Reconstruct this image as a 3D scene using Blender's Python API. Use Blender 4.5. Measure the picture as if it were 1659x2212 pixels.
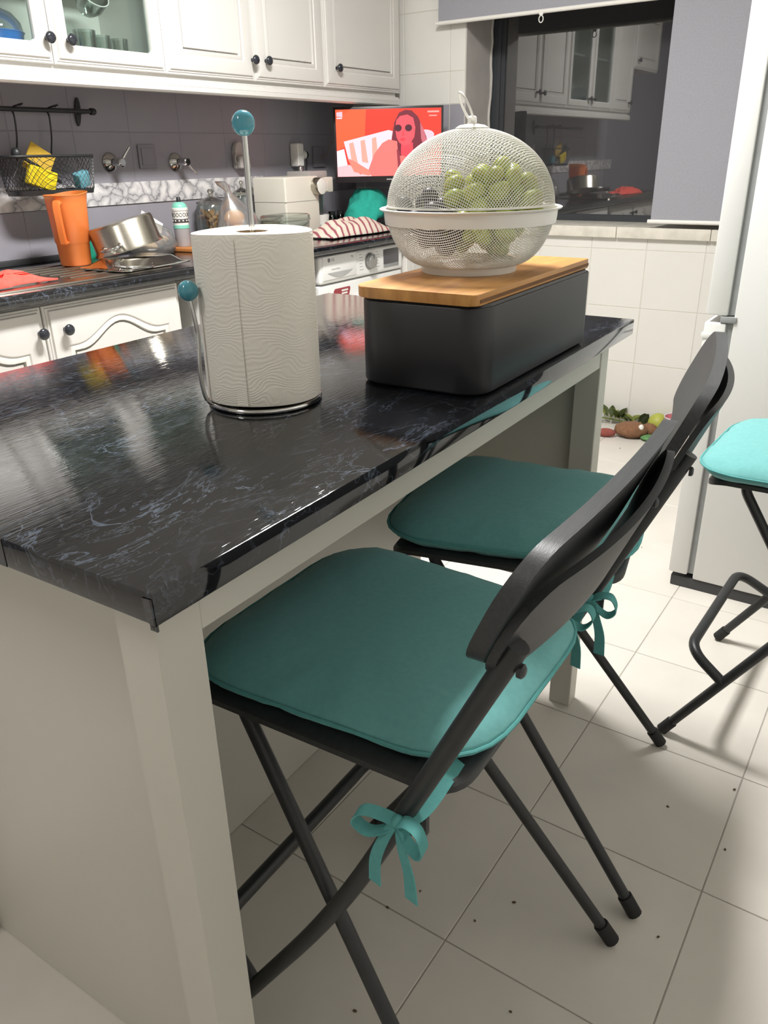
import bpy, bmesh, math, random
from mathutils import Vector, Matrix
random.seed(7)
PI = math.pi
for o in list(bpy.data.objects): bpy.data.objects.remove(o, do_unlink=True)
S = bpy.context.scene
COL = S.collection

# ------------------------------------------------------------------ camera
F_PX = 1710.18
YAW, PITCH, ROLL = map(math.radians, (34.5203, 24.3017, -1.18835))
fw = Vector((math.cos(YAW)*math.cos(PITCH), math.sin(YAW)*math.cos(PITCH), -math.sin(PITCH)))
rt = Vector((math.sin(YAW), -math.cos(YAW), 0)); up = rt.cross(fw)
rt2 = math.cos(ROLL)*rt + math.sin(ROLL)*up; up2 = -math.sin(ROLL)*rt + math.cos(ROLL)*up
cd = bpy.data.cameras.new('camera'); cam = bpy.data.objects.new('camera', cd); COL.objects.link(cam)
cam.matrix_world = Matrix(((rt2.x, up2.x, -fw.x, 0), (rt2.y, up2.y, -fw.y, 0), (rt2.z, up2.z, -fw.z, 1.2), (0, 0, 0, 1)))
cd.sensor_fit = 'HORIZONTAL'; cd.sensor_width = 36; cd.lens = 36*F_PX/1659; cd.clip_start = 0.02
S.camera = cam

# ------------------------------------------------------------------ world, lights, exposure
w = bpy.data.worlds.new('night'); S.world = w; w.use_nodes = True
w.node_tree.nodes['Background'].inputs[0].default_value = (0.03, 0.035, 0.05, 1)
w.node_tree.nodes['Background'].inputs[1].default_value = 0.12
S.view_settings.view_transform = 'Standard'; S.view_settings.look = 'None'
S.view_settings.gamma = 1.0; S.view_settings.exposure = 0.6
LAMP = (1.66, 1.17, 2.44)          # main ceiling luminaire
LAMP2 = (-0.55, 1.25, 2.44)        # second luminaire over the near part of the room
def area(name, loc, size, power, col=(1, .988, .968)):
    l = bpy.data.lights.new(name, 'AREA'); l.shape = 'RECTANGLE'; l.size, l.size_y = size; l.energy = power; l.color = col
    o = bpy.data.objects.new(name, l); COL.objects.link(o); o.location = loc; return o
area('ceiling_light_main', (LAMP[0], LAMP[1], LAMP[2]-.012), (.62, .2), 55)
area('ceiling_light_near', (LAMP2[0], LAMP2[1], LAMP2[2]-.012), (.62, .2), 6.5)

# ------------------------------------------------------------------ helpers
def lin(h):
    h = h.lstrip('#'); r = [int(h[i:i+2], 16)/255 for i in (0, 2, 4)]
    return tuple(c/12.92 if c <= .04045 else ((c+.055)/1.055)**2.4 for c in r)
MATS = {}
def mat(name, col, rough=.5, metal=0., spec=.5, nscale=0, namt=.0, bump=0, bscale=200, bdist=.001, stretch=(1, 1, 1), **kw):
    """plain principled material with procedural tone variation and fine relief"""
    if name in MATS: return MATS[name]
    m = bpy.data.materials.new(name); m.use_nodes = True; N = m.node_tree.nodes; L = m.node_tree.links
    b = N['Principled BSDF']; c = lin(col) if isinstance(col, str) else col
    b.inputs['Base Color'].default_value = (*c, 1); b.inputs['Roughness'].default_value = rough
    b.inputs['Metallic'].default_value = metal; b.inputs['Specular IOR Level'].default_value = spec
    for k, v in kw.items(): b.inputs[k.replace('_', ' ')].default_value = v
    tc = N.new('ShaderNodeTexCoord'); mp = N.new('ShaderNodeMapping'); mp.inputs['Scale'].default_value = stretch
    L.new(tc.outputs['Object'], mp.inputs[0])
    if namt:
        n = N.new('ShaderNodeTexNoise'); n.inputs['Scale'].default_value = nscale; n.inputs['Detail'].default_value = 4
        L.new(mp.outputs[0], n.inputs['Vector'])
        r = N.new('ShaderNodeValToRGB'); e = r.color_ramp.elements
        e[0].position = .3; e[1].position = .7
        e[0].color = (*[x*(1-namt) for x in c], 1); e[1].color = (*[min(1, x*(1+namt)) for x in c], 1)
        L.new(n.outputs['Fac'], r.inputs[0]); L.new(r.outputs[0], b.inputs['Base Color'])
    if bump:
        n2 = N.new('ShaderNodeTexNoise'); n2.inputs['Scale'].default_value = bscale; n2.inputs['Detail'].default_value = 3
        L.new(mp.outputs[0], n2.inputs['Vector'])
        bp = N.new('ShaderNodeBump'); bp.inputs['Strength'].default_value = bump; bp.inputs['Distance'].default_value = bdist
        L.new(n2.outputs['Fac'], bp.inputs['Height']); L.new(bp.outputs[0], b.inputs['Normal'])
    MATS[name] = m; return m
def glow(name, col, strength):
    if name in MATS: return MATS[name]
    m = bpy.data.materials.new(name); m.use_nodes = True; b = m.node_tree.nodes['Principled BSDF']
    c = lin(col) if isinstance(col, str) else col
    b.inputs['Base Color'].default_value = (*[x*.1 for x in c], 1); b.inputs['Roughness'].default_value = .3
    b.inputs['Emission Color'].default_value = (*c, 1); b.inputs['Emission Strength'].default_value = strength
    MATS[name] = m; return m
def clear(name, tint=(.9, .95, .93), refl=.08, rough=.02, haze=0):
    """thin clear sheet: tinted see-through plus mirror sheen"""
    if name in MATS: return MATS[name]
    m = bpy.data.materials.new(name); m.use_nodes = True; N = m.node_tree.nodes; L = m.node_tree.links
    N.remove(N['Principled BSDF']); out = N['Material Output']
    t = N.new('ShaderNodeBsdfTransparent'); t.inputs[0].default_value = (*tint, 1)
    g = N.new('ShaderNodeBsdfGlossy'); g.inputs['Roughness'].default_value = rough
    fr = N.new('ShaderNodeLayerWeight'); fr.inputs['Blend'].default_value = .25
    mm = N.new('ShaderNodeMath'); mm.operation = 'MULTIPLY_ADD'; mm.inputs[1].default_value = .6; mm.inputs[2].default_value = refl
    mm.use_clamp = True
    L.new(fr.outputs['Fresnel'], mm.inputs[0]); mx = N.new('ShaderNodeMixShader')
    if haze:
        df = N.new('ShaderNodeBsdfDiffuse'); df.inputs[0].default_value = (.6, .6, .62, 1); m2 = N.new('ShaderNodeMixShader'); m2.inputs[0].default_value = haze
        L.new(t.outputs[0], m2.inputs[1]); L.new(df.outputs[0], m2.inputs[2]); t = m2
    L.new(mm.outputs[0], mx.inputs[0]); L.new(t.outputs[0], mx.inputs[1]); L.new(g.outputs[0], mx.inputs[2]); L.new(mx.outputs[0], out.inputs[0])
    MATS[name] = m; return m

def put(name, me, m, parent=None, loc=None, rot=None):
    o = bpy.data.objects.new(name, me); COL.objects.link(o)
    if m and not me.materials: me.materials.append(m)
    if parent: o.parent = parent
    if loc: o.location = loc
    if rot: o.rotation_euler = rot
    return o
def tag(o, label, cat, group=None):
    o['label'] = label; o['category'] = cat
    if group: o['group'] = group
    return o
def struct(o): o['kind'] = 'structure'; return o
def thing(name, loc, rz, label, cat, group=None):
    o = bpy.data.objects.new(name, None); COL.objects.link(o); o.location = loc; o.rotation_euler = (0, 0, rz)
    o.empty_display_size = .05
    return tag(o, label, cat, group)
def from_bm(bm, name, smooth=True, angle=35):
    me = bpy.data.meshes.new(name); bmesh.ops.recalc_face_normals(bm, faces=bm.faces); bm.to_mesh(me); bm.free()
    if smooth:
        for p in me.polygons: p.use_smooth = True
        me.set_sharp_from_angle(angle=math.radians(angle))
    return me
def addbox(bm, x0, x1, y0, y1, z0, z1, bev=0, seg=2):
    r = bmesh.ops.create_cube(bm, size=1)
    for v in r['verts']:
        v.co = Vector(((x0+x1)/2+v.co.x*(x1-x0), (y0+y1)/2+v.co.y*(y1-y0), (z0+z1)/2+v.co.z*(z1-z0)))
    if bev:
        es = list({e for v in r['verts'] for e in v.link_edges})
        bmesh.ops.bevel(bm, geom=es, offset=bev, segments=seg, profile=.6, affect='EDGES')
def boxme(name, x0, x1, y0, y1, z0, z1, bev=0, seg=2):
    bm = bmesh.new(); addbox(bm, x0, x1, y0, y1, z0, z1, bev, seg); return from_bm(bm, name)
def box(name, x0, x1, y0, y1, z0, z1, m, parent=None, bev=0, seg=2, **k):
    return put(name, boxme(name, x0, x1, y0, y1, z0, z1, bev, seg), m, parent, **k)
def addlathe(bm, prof, n=32, c=(0, 0, 0), M=None, a0=0):
    rows = []
    for r, z in prof:
        if r < 1e-6: rows.append([bm.verts.new(Vector((0, 0, z)))])
        else: rows.append([bm.verts.new(Vector((r*math.cos(2*PI*i/n+a0), r*math.sin(2*PI*i/n+a0), z))) for i in range(n)])
    for a, b in zip(rows, rows[1:]):
        for i in range(n):
            j = (i+1) % n
            if len(a) == 1 and len(b) == 1: continue
            if len(a) == 1: bm.faces.new((a[0], b[i], b[j]))
            elif len(b) == 1: bm.faces.new((a[i], a[j], b[0]))
            else: bm.faces.new((a[i], a[j], b[j], b[i]))
    vs = [v for r in rows for v in r]
    for v in vs:
        if M is not None: v.co = M @ v.co
        v.co += Vector(c)
    return vs
def lathe(name, prof, m, parent=None, n=32, angle=40, M=None, c=(0, 0, 0), **k):
    bm = bmesh.new(); addlathe(bm, prof, n, c, M); return put(name, from_bm(bm, name, True, angle), m, parent, **k)
def smooth_path(pts, sub=8, closed=False):
    P = [Vector(p) for p in pts]; n = len(P); out = []
    for i in range(n if closed else n-1):
        p0 = P[(i-1) % n] if closed or i > 0 else P[0]*2-P[1]
        p1, p2 = P[i], P[(i+1) % n]
        p3 = P[(i+2) % n] if closed or i+2 < n else P[-1]*2-P[-2]
        for k in range(sub):
            t = k/sub
            out.append(.5*((2*p1)+(-p0+p2)*t+(2*p0-5*p1+4*p2-p3)*t*t+(-p0+3*p1-3*p2+p3)*t**3))
    if not closed: out.append(P[-1])
    return out
def fillet(pts, rad, k=6):
    """polyline with its corners rounded"""
    P = [Vector(p) for p in pts]; out = [P[0]]
    for i in range(1, len(P)-1):
        a, b, c = P[i-1], P[i], P[i+1]; u = (a-b); v = (c-b); d = min(rad, u.length*.48, v.length*.48)
        s = b+u.normalized()*d; e = b+v.normalized()*d
        for j in range(k+1):
            t = j/k; out.append((1-t)**2*s+2*t*(1-t)*b+t*t*e)
    out.append(P[-1]); return out
def addtube(bm, pts, r, n=10, closed=False, caps=True, rfun=None):
    P = [Vector(p) for p in pts]; m = len(P); rings = []; ref = None
    for i in range(m):
        if closed: t = P[(i+1) % m]-P[(i-1) % m]
        else: t = P[min(i+1, m-1)]-P[max(i-1, 0)]
        t.normalize()
        if ref is None:
            ref = Vector((0, 0, 1)) if abs(t.z) < .9 else Vector((1, 0, 0))
            ref = (ref-t*ref.dot(t)).normalized()
        else:
            ref = ref-t*ref.dot(t)
            ref = ref.normalized() if ref.length > 1e-6 else Vector((1, 0, 0))
        b = t.cross(ref); rr = rfun(i/(m-1)) if rfun else r
        rings.append([bm.verts.new(P[i]+ref*(rr*math.cos(2*PI*k/n))+b*(rr*math.sin(2*PI*k/n))) for k in range(n)])
    for i in range(m if closed else m-1):
        a, b = rings[i], rings[(i+1) % m]
        for k in range(n): bm.faces.new((a[k], a[(k+1) % n], b[(k+1) % n], b[k]))
    if caps and not closed:
        bm.faces.new(rings[0][::-1]); bm.faces.new(rings[-1])
def tube(name, pts, r, m, parent=None, n=12, closed=False, rfun=None, **k):
    bm = bmesh.new(); addtube(bm, pts, r, n, closed, True, rfun); return put(name, from_bm(bm, name, True, 50), m, parent, **k)
def addprism(bm, out, z0, z1):
    """extrude a 2D outline (list of (x,y)) from z0 to z1"""
    a = [bm.verts.new((x, y, z0)) for x, y in out]; b = [bm.verts.new((x, y, z1)) for x, y in out]; n = len(out)
    bm.faces.new(a[::-1]); bm.faces.new(b)
    for i in range(n): bm.faces.new((a[i], a[(i+1) % n], b[(i+1) % n], b[i]))
def loft(bm, rings, cap0=True, cap1=True, closed=True):
    R = [[bm.verts.new(p) for p in r] for r in rings]
    for a, b in zip(R, R[1:]):
        n = len(a)
        for i in range(n if closed else n-1): bm.faces.new((a[i], a[(i+1) % n], b[(i+1) % n], b[i]))
    if cap0: bm.faces.new(R[0][::-1])
    if cap1: bm.faces.new(R[-1])
    return R
def rrect(x0, x1, y0, y1, r, k=5):
    out = []
    for cx, cy, a in ((x1-r, y0+r, -PI/2), (x1-r, y1-r, 0), (x0+r, y1-r, PI/2), (x0+r, y0+r, PI)):
        for i in range(k+1): t = a+PI/2*i/k; out.append((cx+r*math.cos(t), cy+r*math.sin(t)))
    return out
def text_mesh(s, size, name, extrude=.0003):
    c = bpy.data.curves.new(name, 'FONT'); c.body = s; c.size = size; c.extrude = extrude; c.align_x = 'CENTER'; c.align_y = 'CENTER'
    o = bpy.data.objects.new(name, c); COL.objects.link(o); dg = bpy.context.evaluated_depsgraph_get()
    me = bpy.data.meshes.new_from_object(o.evaluated_get(dg)); bpy.data.objects.remove(o); bpy.data.curves.remove(c); return me
def copies(src, parent, name, spots):
    for i, (x, y, z) in enumerate(spots):
        put(name, src, None, parent, (x, y, z))
def uvs(rx, ry, rz, nu=14, nv=8):
    bm = bmesh.new(); addlathe(bm, [(math.sin(PI*i/nv), -math.cos(PI*i/nv)) for i in range(nv+1)], nu)
    for v in bm.verts: v.co = Vector((v.co.x*rx, v.co.y*ry, v.co.z*rz))
    return bm

# ------------------------------------------------------------------ materials
M_tilefloor = mat('floor_tile_ceramic', '#d3cec5', .38, nscale=5, namt=.05, bump=.05, bscale=60)
M_grout = mat('floor_grout', '#a5a098', .9, nscale=30, namt=.1)
M_walltile = mat('wall_tile_white', '#dbd9d3', .22, nscale=3, namt=.02)
M_wgrout = mat('wall_grout_white', '#c9c5ba', .8, nscale=20, namt=.05)
M_greytile = mat('wall_tile_grey_paint', '#94929a', .42, nscale=6, namt=.04)
M_ggrout = mat('wall_grout_grey', '#8b8992', .8, nscale=20, namt=.05)
M_ceil = mat('ceiling_paint', '#e8e6e0', .8, nscale=2, namt=.02)
M_white = mat('cabinet_white', '#d3d0cb', .35, nscale=3, namt=.015)
M_isl = mat('island_white_laminate', '#c9c6bc', .45, nscale=4, namt=.02)
M_black = mat('black_painted_steel', '#26282a', .42, nscale=40, namt=.1)
M_plastic = mat('black_grained_plastic', '#2c2e30', .45, nscale=8, namt=.2, bump=.25, bscale=30, bdist=.0006, stretch=(2, 30, 30))
M_rubber = mat('rubber_foot', '#1a1a1b', .7, nscale=60, namt=.2)
M_teal = mat('teal_cotton', '#6ba8a7', .8, nscale=120, namt=.05, bump=.35, bscale=28, bdist=.003, spec=.2, Sheen_Weight=.15)
M_teal2 = mat('teal_piping', '#5a9b99', .8, nscale=120, namt=.05, spec=.2)
M_chrome = mat('chrome', '#c9c9c8', .12, 1., nscale=10, namt=.03)
M_steel = mat('brushed_steel', '#b9b4a8', .25, 1., nscale=30, namt=.08, stretch=(1, 1, 20))
M_paper = mat('paper_white', '#e9e5da', .9)
M_fridge = mat('fridge_white', '#dcdcd9', .3, nscale=3, namt=.01)
M_seal = mat('grey_seal', '#8d8f8f', .5, nscale=20, namt=.08)
M_darkgrey = mat('dark_grey_plastic', '#3a3b3d', .5, nscale=20, namt=.08)
M_cream = mat('cream_plastic', '#e4e2dc', .35, nscale=10, namt=.02)
M_knob = mat('knob_dark_enamel', '#2a2d33', .15, nscale=10, namt=.05)
M_blueball = mat('blue_ceramic', '#4f93a3', .12, nscale=20, namt=.04)
M_orange = mat('orange_plastic', '#e07a3c', .35, nscale=8, namt=.05, Subsurface_Weight=.2)
M_red = mat('coral_cloth', '#ee5c50', .95, nscale=90, namt=.12, bump=.6, bscale=120)
M_bamboo = None
M_glassdoor = clear('cabinet_glass', (.89, .95, .93), .06)
M_winglass = clear('window_glass', (.12, .13, .13), .2, .02, .07)  # grey diffuse share paints a hazy veil of light into the dark pane
M_clear = clear('clear_glass', (.88, .92, .9), .1)
M_film = clear('thin_plastic_film', (.9, .88, .84), .16, .18, .22)

def marble_black():
    m = bpy.data.materials.new('black_marble_film'); m.use_nodes = True; N = m.node_tree.nodes; L = m.node_tree.links
    b = N['Principled BSDF']; tc = N.new('ShaderNodeTexCoord')
    def mapping(s, rz=0):
        mp = N.new('ShaderNodeMapping'); mp.inputs['Scale'].default_value = s; mp.inputs['Rotation'].default_value = (0, 0, rz)
        L.new(tc.outputs['Object'], mp.inputs[0]); return mp
    def vein(s, sc, wd, dist, rz):
        mp = mapping(s, rz); n = N.new('ShaderNodeTexNoise'); n.inputs['Scale'].default_value = sc; n.inputs['Detail'].default_value = 5
        n.inputs['Roughness'].default_value = .62; n.inputs['Distortion'].default_value = dist; L.new(mp.outputs[0], n.inputs['Vector'])
        r = N.new('ShaderNodeValToRGB'); e = r.color_ramp.elements; e[0].position = .5-wd; e[0].color = (0, 0, 0, 1); e[1].position = .5+wd; e[1].color = (0, 0, 0, 1)
        k = r.color_ramp.elements.new(.5); k.color = (1, 1, 1, 1); L.new(n.outputs['Fac'], r.inputs[0]); return r.outputs[0]
    v1 = vein((1, 1.9, 1), 5.5, .009, .8, .35); v2 = vein((1, 2.2, 1), 13, .012, .6, .2)
    mp = mapping((1, 1.6, 1)); n = N.new('ShaderNodeTexNoise'); n.inputs['Scale'].default_value = 5; n.inputs['Detail'].default_value = 2; L.new(mp.outputs[0], n.inputs['Vector'])
    r = N.new('ShaderNodeValToRGB'); r.color_ramp.elements[0].position = .38; r.color_ramp.elements[1].position = .66; L.new(n.outputs['Fac'], r.inputs[0])
    def math_(op, a, bb):
        q = N.new('ShaderNodeMath'); q.operation = op; q.use_clamp = True
        for i, x in enumerate((a, bb)):
            if isinstance(x, (int, float)): q.inputs[i].default_value = x
            else: L.new(x, q.inputs[i])
        return q.outputs[0]
    cloud = N.new('ShaderNodeTexNoise'); cloud.inputs['Scale'].default_value = 9; cloud.inputs['Detail'].default_value = 6; L.new(mapping((1, 2, 1), .3).outputs[0], cloud.inputs['Vector'])
    cl = N.new('ShaderNodeValToRGB'); cl.color_ramp.elements[0].position = .48; cl.color_ramp.elements[1].position = .85; L.new(cloud.outputs['Fac'], cl.inputs[0])
    tot = math_('ADD', math_('MULTIPLY', math_('ADD', v1, math_('MULTIPLY', v2, .6)), math_('ADD', r.outputs[0], .12)), math_('MULTIPLY', cl.outputs[0], .04))
    mx = N.new('ShaderNodeMix'); mx.data_type = 'RGBA'; mx.inputs[6].default_value = (.006, .0065, .008, 1); mx.inputs[7].default_value = (.085, .105, .14, 1)
    L.new(tot, mx.inputs[0]); L.new(mx.outputs[2], b.inputs['Base Color'])
    b.inputs['Roughness'].default_value = .045; b.inputs['Specular IOR Level'].default_value = .7; b.inputs['Coat Weight'].default_value = .12; b.inputs['Coat Roughness'].default_value = .03; b.inputs['Coat IOR'].default_value = 1.6; b.inputs['Coat Tint'].default_value = (1, 1, 1, 1)
    # pressed grain running along the worktop
    g = N.new('ShaderNodeTexNoise'); g.inputs['Scale'].default_value = 1; g.inputs['Detail'].default_value = 2; L.new(mapping((26, 420, 26)).outputs[0], g.inputs['Vector'])
    bp = N.new('ShaderNodeBump'); bp.inputs['Distance'].default_value = .0007
    ge = N.new('ShaderNodeNewGeometry'); sx = N.new('ShaderNodeSeparateXYZ'); L.new(ge.outputs['True Normal'], sx.inputs[0])
    L.new(math_('MULTIPLY', math_('GREATER_THAN', sx.outputs[2], .9), .27), bp.inputs['Strength'])
    L.new(g.outputs['Fac'], bp.inputs['Height']); L.new(bp.outputs[0], b.inputs['Normal']); L.new(bp.outputs[0], b.inputs['Coat Normal'])
    return m
M_marble = marble_black()
def marble_white():
    m = bpy.data.materials.new('white_marble_border_print'); m.use_nodes = True; N = m.node_tree.nodes; L = m.node_tree.links
    b = N['Principled BSDF']; tc = N.new('ShaderNodeTexCoord')
    n = N.new('ShaderNodeTexNoise'); n.inputs['Scale'].default_value = 14; n.inputs['Detail'].default_value = 6; L.new(tc.outputs['Object'], n.inputs['Vector'])
    vm = N.new('ShaderNodeVectorMath'); vm.operation = 'MULTIPLY_ADD'; vm.inputs[1].default_value = (.11, .11, .11); L.new(n.outputs['Color'], vm.inputs[0]); L.new(tc.outputs['Object'], vm.inputs[2])
    v = N.new('ShaderNodeTexVoronoi'); v.feature = 'DISTANCE_TO_EDGE'; v.inputs['Scale'].default_value = 15; L.new(vm.outputs[0], v.inputs['Vector'])
    r = N.new('ShaderNodeValToRGB'); e = r.color_ramp.elements; e[0].position = 0; e[0].color = (.16, .16, .17, 1); e[1].position = .3; e[1].color = (.74, .72, .71, 1)
    k = e.new(.035); k.color = (.45, .44, .45, 1)
    L.new(v.outputs['Distance'], r.inputs[0]); L.new(r.outputs[0], b.inputs['Base Color']); b.inputs['Roughness'].default_value = .35
    return m
M_wmarble = marble_white()
def bamboo():
    m = bpy.data.materials.new('bamboo_wood'); m.use_nodes = True; N = m.node_tree.nodes; L = m.node_tree.links
    b = N['Principled BSDF']; tc = N.new('ShaderNodeTexCoord'); mp = N.new('ShaderNodeMapping'); mp.inputs['Scale'].default_value = (4, 70, 20)
    L.new(tc.outputs['Object'], mp.inputs[0]); n = N.new('ShaderNodeTexNoise'); n.inputs['Scale'].default_value = 1; n.inputs['Detail'].default_value = 3; L.new(mp.outputs[0], n.inputs['Vector'])
    r = N.new('ShaderNodeValToRGB'); r.color_ramp.elements[0].color = (*lin('#a8733c'), 1); r.color_ramp.elements[1].color = (*lin('#c9934f'), 1)
    r.color_ramp.elements[0].position = .3; r.color_ramp.elements[1].position = .7
    L.new(n.outputs['Fac'], r.inputs[0]); L.new(r.outputs[0], b.inputs['Base Color']); b.inputs['Roughness'].default_value = .4; return m
M_bamboo = bamboo()
def quilted_paper():
    m = bpy.data.materials.new('quilted_paper_towel'); m.use_nodes = True; N = m.node_tree.nodes; L = m.node_tree.links
    b = N['Principled BSDF']; b.inputs['Base Color'].default_value = (*lin('#efebe1'), 1); b.inputs['Roughness'].default_value = .95; b.inputs['Specular IOR Level'].default_value = .1
    uv = N.new('ShaderNodeTexCoord')
    n = N.new('ShaderNodeTexNoise'); n.inputs['Scale'].default_value = 26; n.inputs['Detail'].default_value = 1; L.new(uv.outputs['Object'], n.inputs['Vector'])
    vm = N.new('ShaderNodeVectorMath'); vm.operation = 'MULTIPLY_ADD'; vm.inputs[1].default_value = (.02, .02, .045); L.new(n.outputs['Color'], vm.inputs[0]); L.new(uv.outputs['Object'], vm.inputs[2])
    wv = N.new('ShaderNodeTexWave'); wv.bands_direction = 'Z'; wv.inputs['Scale'].default_value = 62; L.new(vm.outputs[0], wv.inputs['Vector'])
    dots = N.new('ShaderNodeTexVoronoi'); dots.inputs['Scale'].default_value = 420; L.new(uv.outputs['Object'], dots.inputs['Vector'])
    ad = N.new('ShaderNodeMath'); ad.operation = 'MULTIPLY_ADD'; ad.inputs[1].default_value = .5; L.new(dots.outputs['Distance'], ad.inputs[0]); L.new(wv.outputs['Fac'], ad.inputs[2])
    bp = N.new('ShaderNodeBump'); bp.inputs['Strength'].default_value = .4; bp.inputs['Distance'].default_value = .0006
    L.new(ad.outputs[0], bp.inputs['Height']); L.new(bp.outputs[0], b.inputs['Normal']); return m
M_towel = quilted_paper()
def striped(name, base, stripe, scale, wid=.6, rz=0.):
    m = bpy.data.materials.new(name); m.use_nodes = True; N = m.node_tree.nodes; L = m.node_tree.links; b = N['Principled BSDF']; b.inputs['Roughness'].default_value = .95
    tc = N.new('ShaderNodeTexCoord'); mp = N.new('ShaderNodeMapping'); mp.inputs['Rotation'].default_value = (0, 0, rz); L.new(tc.outputs['Object'], mp.inputs[0])
    wv = N.new('ShaderNodeTexWave'); wv.inputs['Scale'].default_value = scale; wv.inputs['Distortion'].default_value = 1.0; wv.inputs['Detail Scale'].default_value = 2; L.new(mp.outputs[0], wv.inputs['Vector'])
    r = N.new('ShaderNodeValToRGB'); r.color_ramp.interpolation = 'CONSTANT'; e = r.color_ramp.elements; e[0].color = (*lin(base), 1); e[1].position = wid; e[1].color = (*lin(stripe), 1)
    k = e.new(.42); k.color = (*[x*.8 for x in lin(base)], 1); k2 = e.new(.47); k2.color = (*lin(base), 1)
    L.new(wv.outputs['Fac'], r.inputs[0]); L.new(r.outputs[0], b.inputs['Base Color']); return m

# ================================================================== ROOM
XF, YB, YR, XL, ZC = 3.65, 2.65, -.32, -1.7, 2.5
# floor
fl = struct(box('floor', XL-.1, XF+.1, YR-.1, YB+.1, -.06, -.0014, M_grout))
T = .332
tile = boxme('floor_tile', -.1648, .1648, -.1648, .1648, -.012, 0, .0008, 1); tile.materials.append(M_tilefloor)
sp = []
ix = -9
while 1.133+ix*T < XF:
    for iy in range(-2, 9):
        x, y = 1.133+(ix+.5)*T, .113+(iy+.5)*T
        if x-.1 < XF and x+.1 > XL and y-.1 < YB and y+.1 > YR: sp.append((x, y, 0))
    ix += 1
copies(tile, fl, 'floor_tile', sp)
# far wall with window opening
WY0, WY1, WZ0, WZ1 = .45, 2.005, .885, 2.05
bm = bmesh.new()
for a in ((YR-.1, WY0, 0, ZC), (WY1, YB+.1, 0, ZC), (WY0, WY1, 0, WZ0), (WY0, WY1, WZ1, ZC)): addbox(bm, XF-.0028, XF+.36, a[0], a[1], a[2]-.05 if a[2] == 0 else a[2], a[3])
wf = struct(put('wall_far', from_bm(bm, 'wall_far', False), M_wgrout))
def wtile(w_, h_, axis, m, nm):
    e = .0011
    if axis == 'x': me = boxme(nm, -.004, .006, -w_/2+e, w_/2-e, -h_/2+e, h_/2-e, .0015, 1)
    else: me = boxme(nm, -w_/2+e, w_/2-e, -.004, .006, -h_/2+e, h_/2-e, .0015, 1)
    me.materials.append(m); return me
cache = {}
def wall_tiles(parent, axis, plane, u0, v0, us, vs, m, nm, hole=None, lim=None):
    """square tiles clipped at the opening and the wall ends"""
    U0, U1, V0, V1 = lim
    for i in us:
        for j in vs:
            a0, a1 = max(U0, u0+i*.25), min(U1, u0+(i+1)*.25); b0, b1 = max(V0, v0+j*.25), min(V1, v0+(j+1)*.25)
            if a1-a0 < .02 or b1-b0 < .02: continue
            rects = [(a0, a1, b0, b1)]
            if hole:
                h0, h1, k0, k1 = hole
                if a1 > h0 and a0 < h1 and b1 > k0 and b0 < k1:
                    rects = []
                    if b0 < k0: rects.append((a0, a1, b0, k0))
                    if b1 > k1: rects.append((a0, a1, k1, b1))
                    if a0 < h0: rects.append((a0, h0, max(b0, k0), min(b1, k1)))
                    if a1 > h1: rects.append((h1, a1, max(b0, k0), min(b1, k1)))
            for q in rects:
                w_, h_ = round(q[1]-q[0], 4), round(q[3]-q[2], 4)
                if w_ < .02 or h_ < .02: continue
                key = (nm, axis, w_, h_)
                if key not in cache: cache[key] = wtile(w_, h_, axis, m, nm)
                u, v = (q[0]+q[1])/2, (q[2]+q[3])/2
                put('wall_tile', cache[key], None, parent, (plane, u, v) if axis == 'x' else (u, plane, v))
JY = 1.085 - 6*.25
hole = (WY0, WY1, WZ0, WZ1)
wall_tiles(wf, 'x', XF, JY, .045-.25, range(0, 10), range(0, 10), M_walltile, 'wt', hole, (YR, WY1+.0, 0, 2.3))
# strip of far wall between window and corner: grey up to the cabinet underside, white above
wall_tiles(wf, 'x', XF, JY, .045-.25, range(9, 14), range(0, 10), M_walltile, 'wt', None, (WY1, YB, 1.41, 2.3))
wall_tiles(wf, 'x', XF, JY, .045-.25, range(9, 14), range(0, 10), M_greytile, 'gt', None, (WY1, YB, .6, 1.41))
# back wall
wb = struct(box('wall_back', XL-.1, XF+.2, YB-.0028, YB+.15, -.05, ZC, M_ggrout))
wall_tiles(wb, 'y', YB, 2.205-16*.25, .045-.25, range(9, 23), range(4, 7), M_greytile, 'gt', None, (.3, XF-.005, .6, 1.545))
struct(box('wall_right', XL-.1, XF+.2, YR-.15, YR, -.05, ZC, M_walltile))
struct(box('wall_left', XL-.15, XL, YR, YB, -.05, ZC, M_walltile))
struct(box('ceiling', XL-.15, XF+.2, YR-.15, YB+.15, ZC, ZC+.1, M_ceil))
# marble printed border stuck on the tiles
bd = put('marble_border', boxme('marble_border', .3, 2.93, YB-.009, YB-.006, 1.045, 1.122, .0005, 1), M_wmarble, wb)
box('marble_border', 2.93, 3.64, YB-.009, YB-.006, 1.04, 1.09, mat('grey_marble_border', '#77757a', .3, nscale=9, namt=.35), wb)

# window: reveal, frame, glass, sill
M_frame = mat('window_frame_dark', '#34373b', .45, nscale=10, namt=.05)
wn = struct(thing('window_1', (0, 0, 0), 0, 'night-dark window with dark frame above a pale stone sill', 'window'))
del wn['category']
GX = XF+.25
M_reveal2 = mat('reveal_worn_tile', '#b7b2ae', .5, nscale=7, namt=.1)
M_reveal = mat('reveal_plaster', '#bdb9b4', .8, nscale=12, namt=.12, bump=.6, bscale=25, bdist=.006)
box('window_reveal', XF-.004, GX, WY1-.006, WY1-.0005, WZ0+.007, WZ1, M_reveal2, wn)
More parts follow.
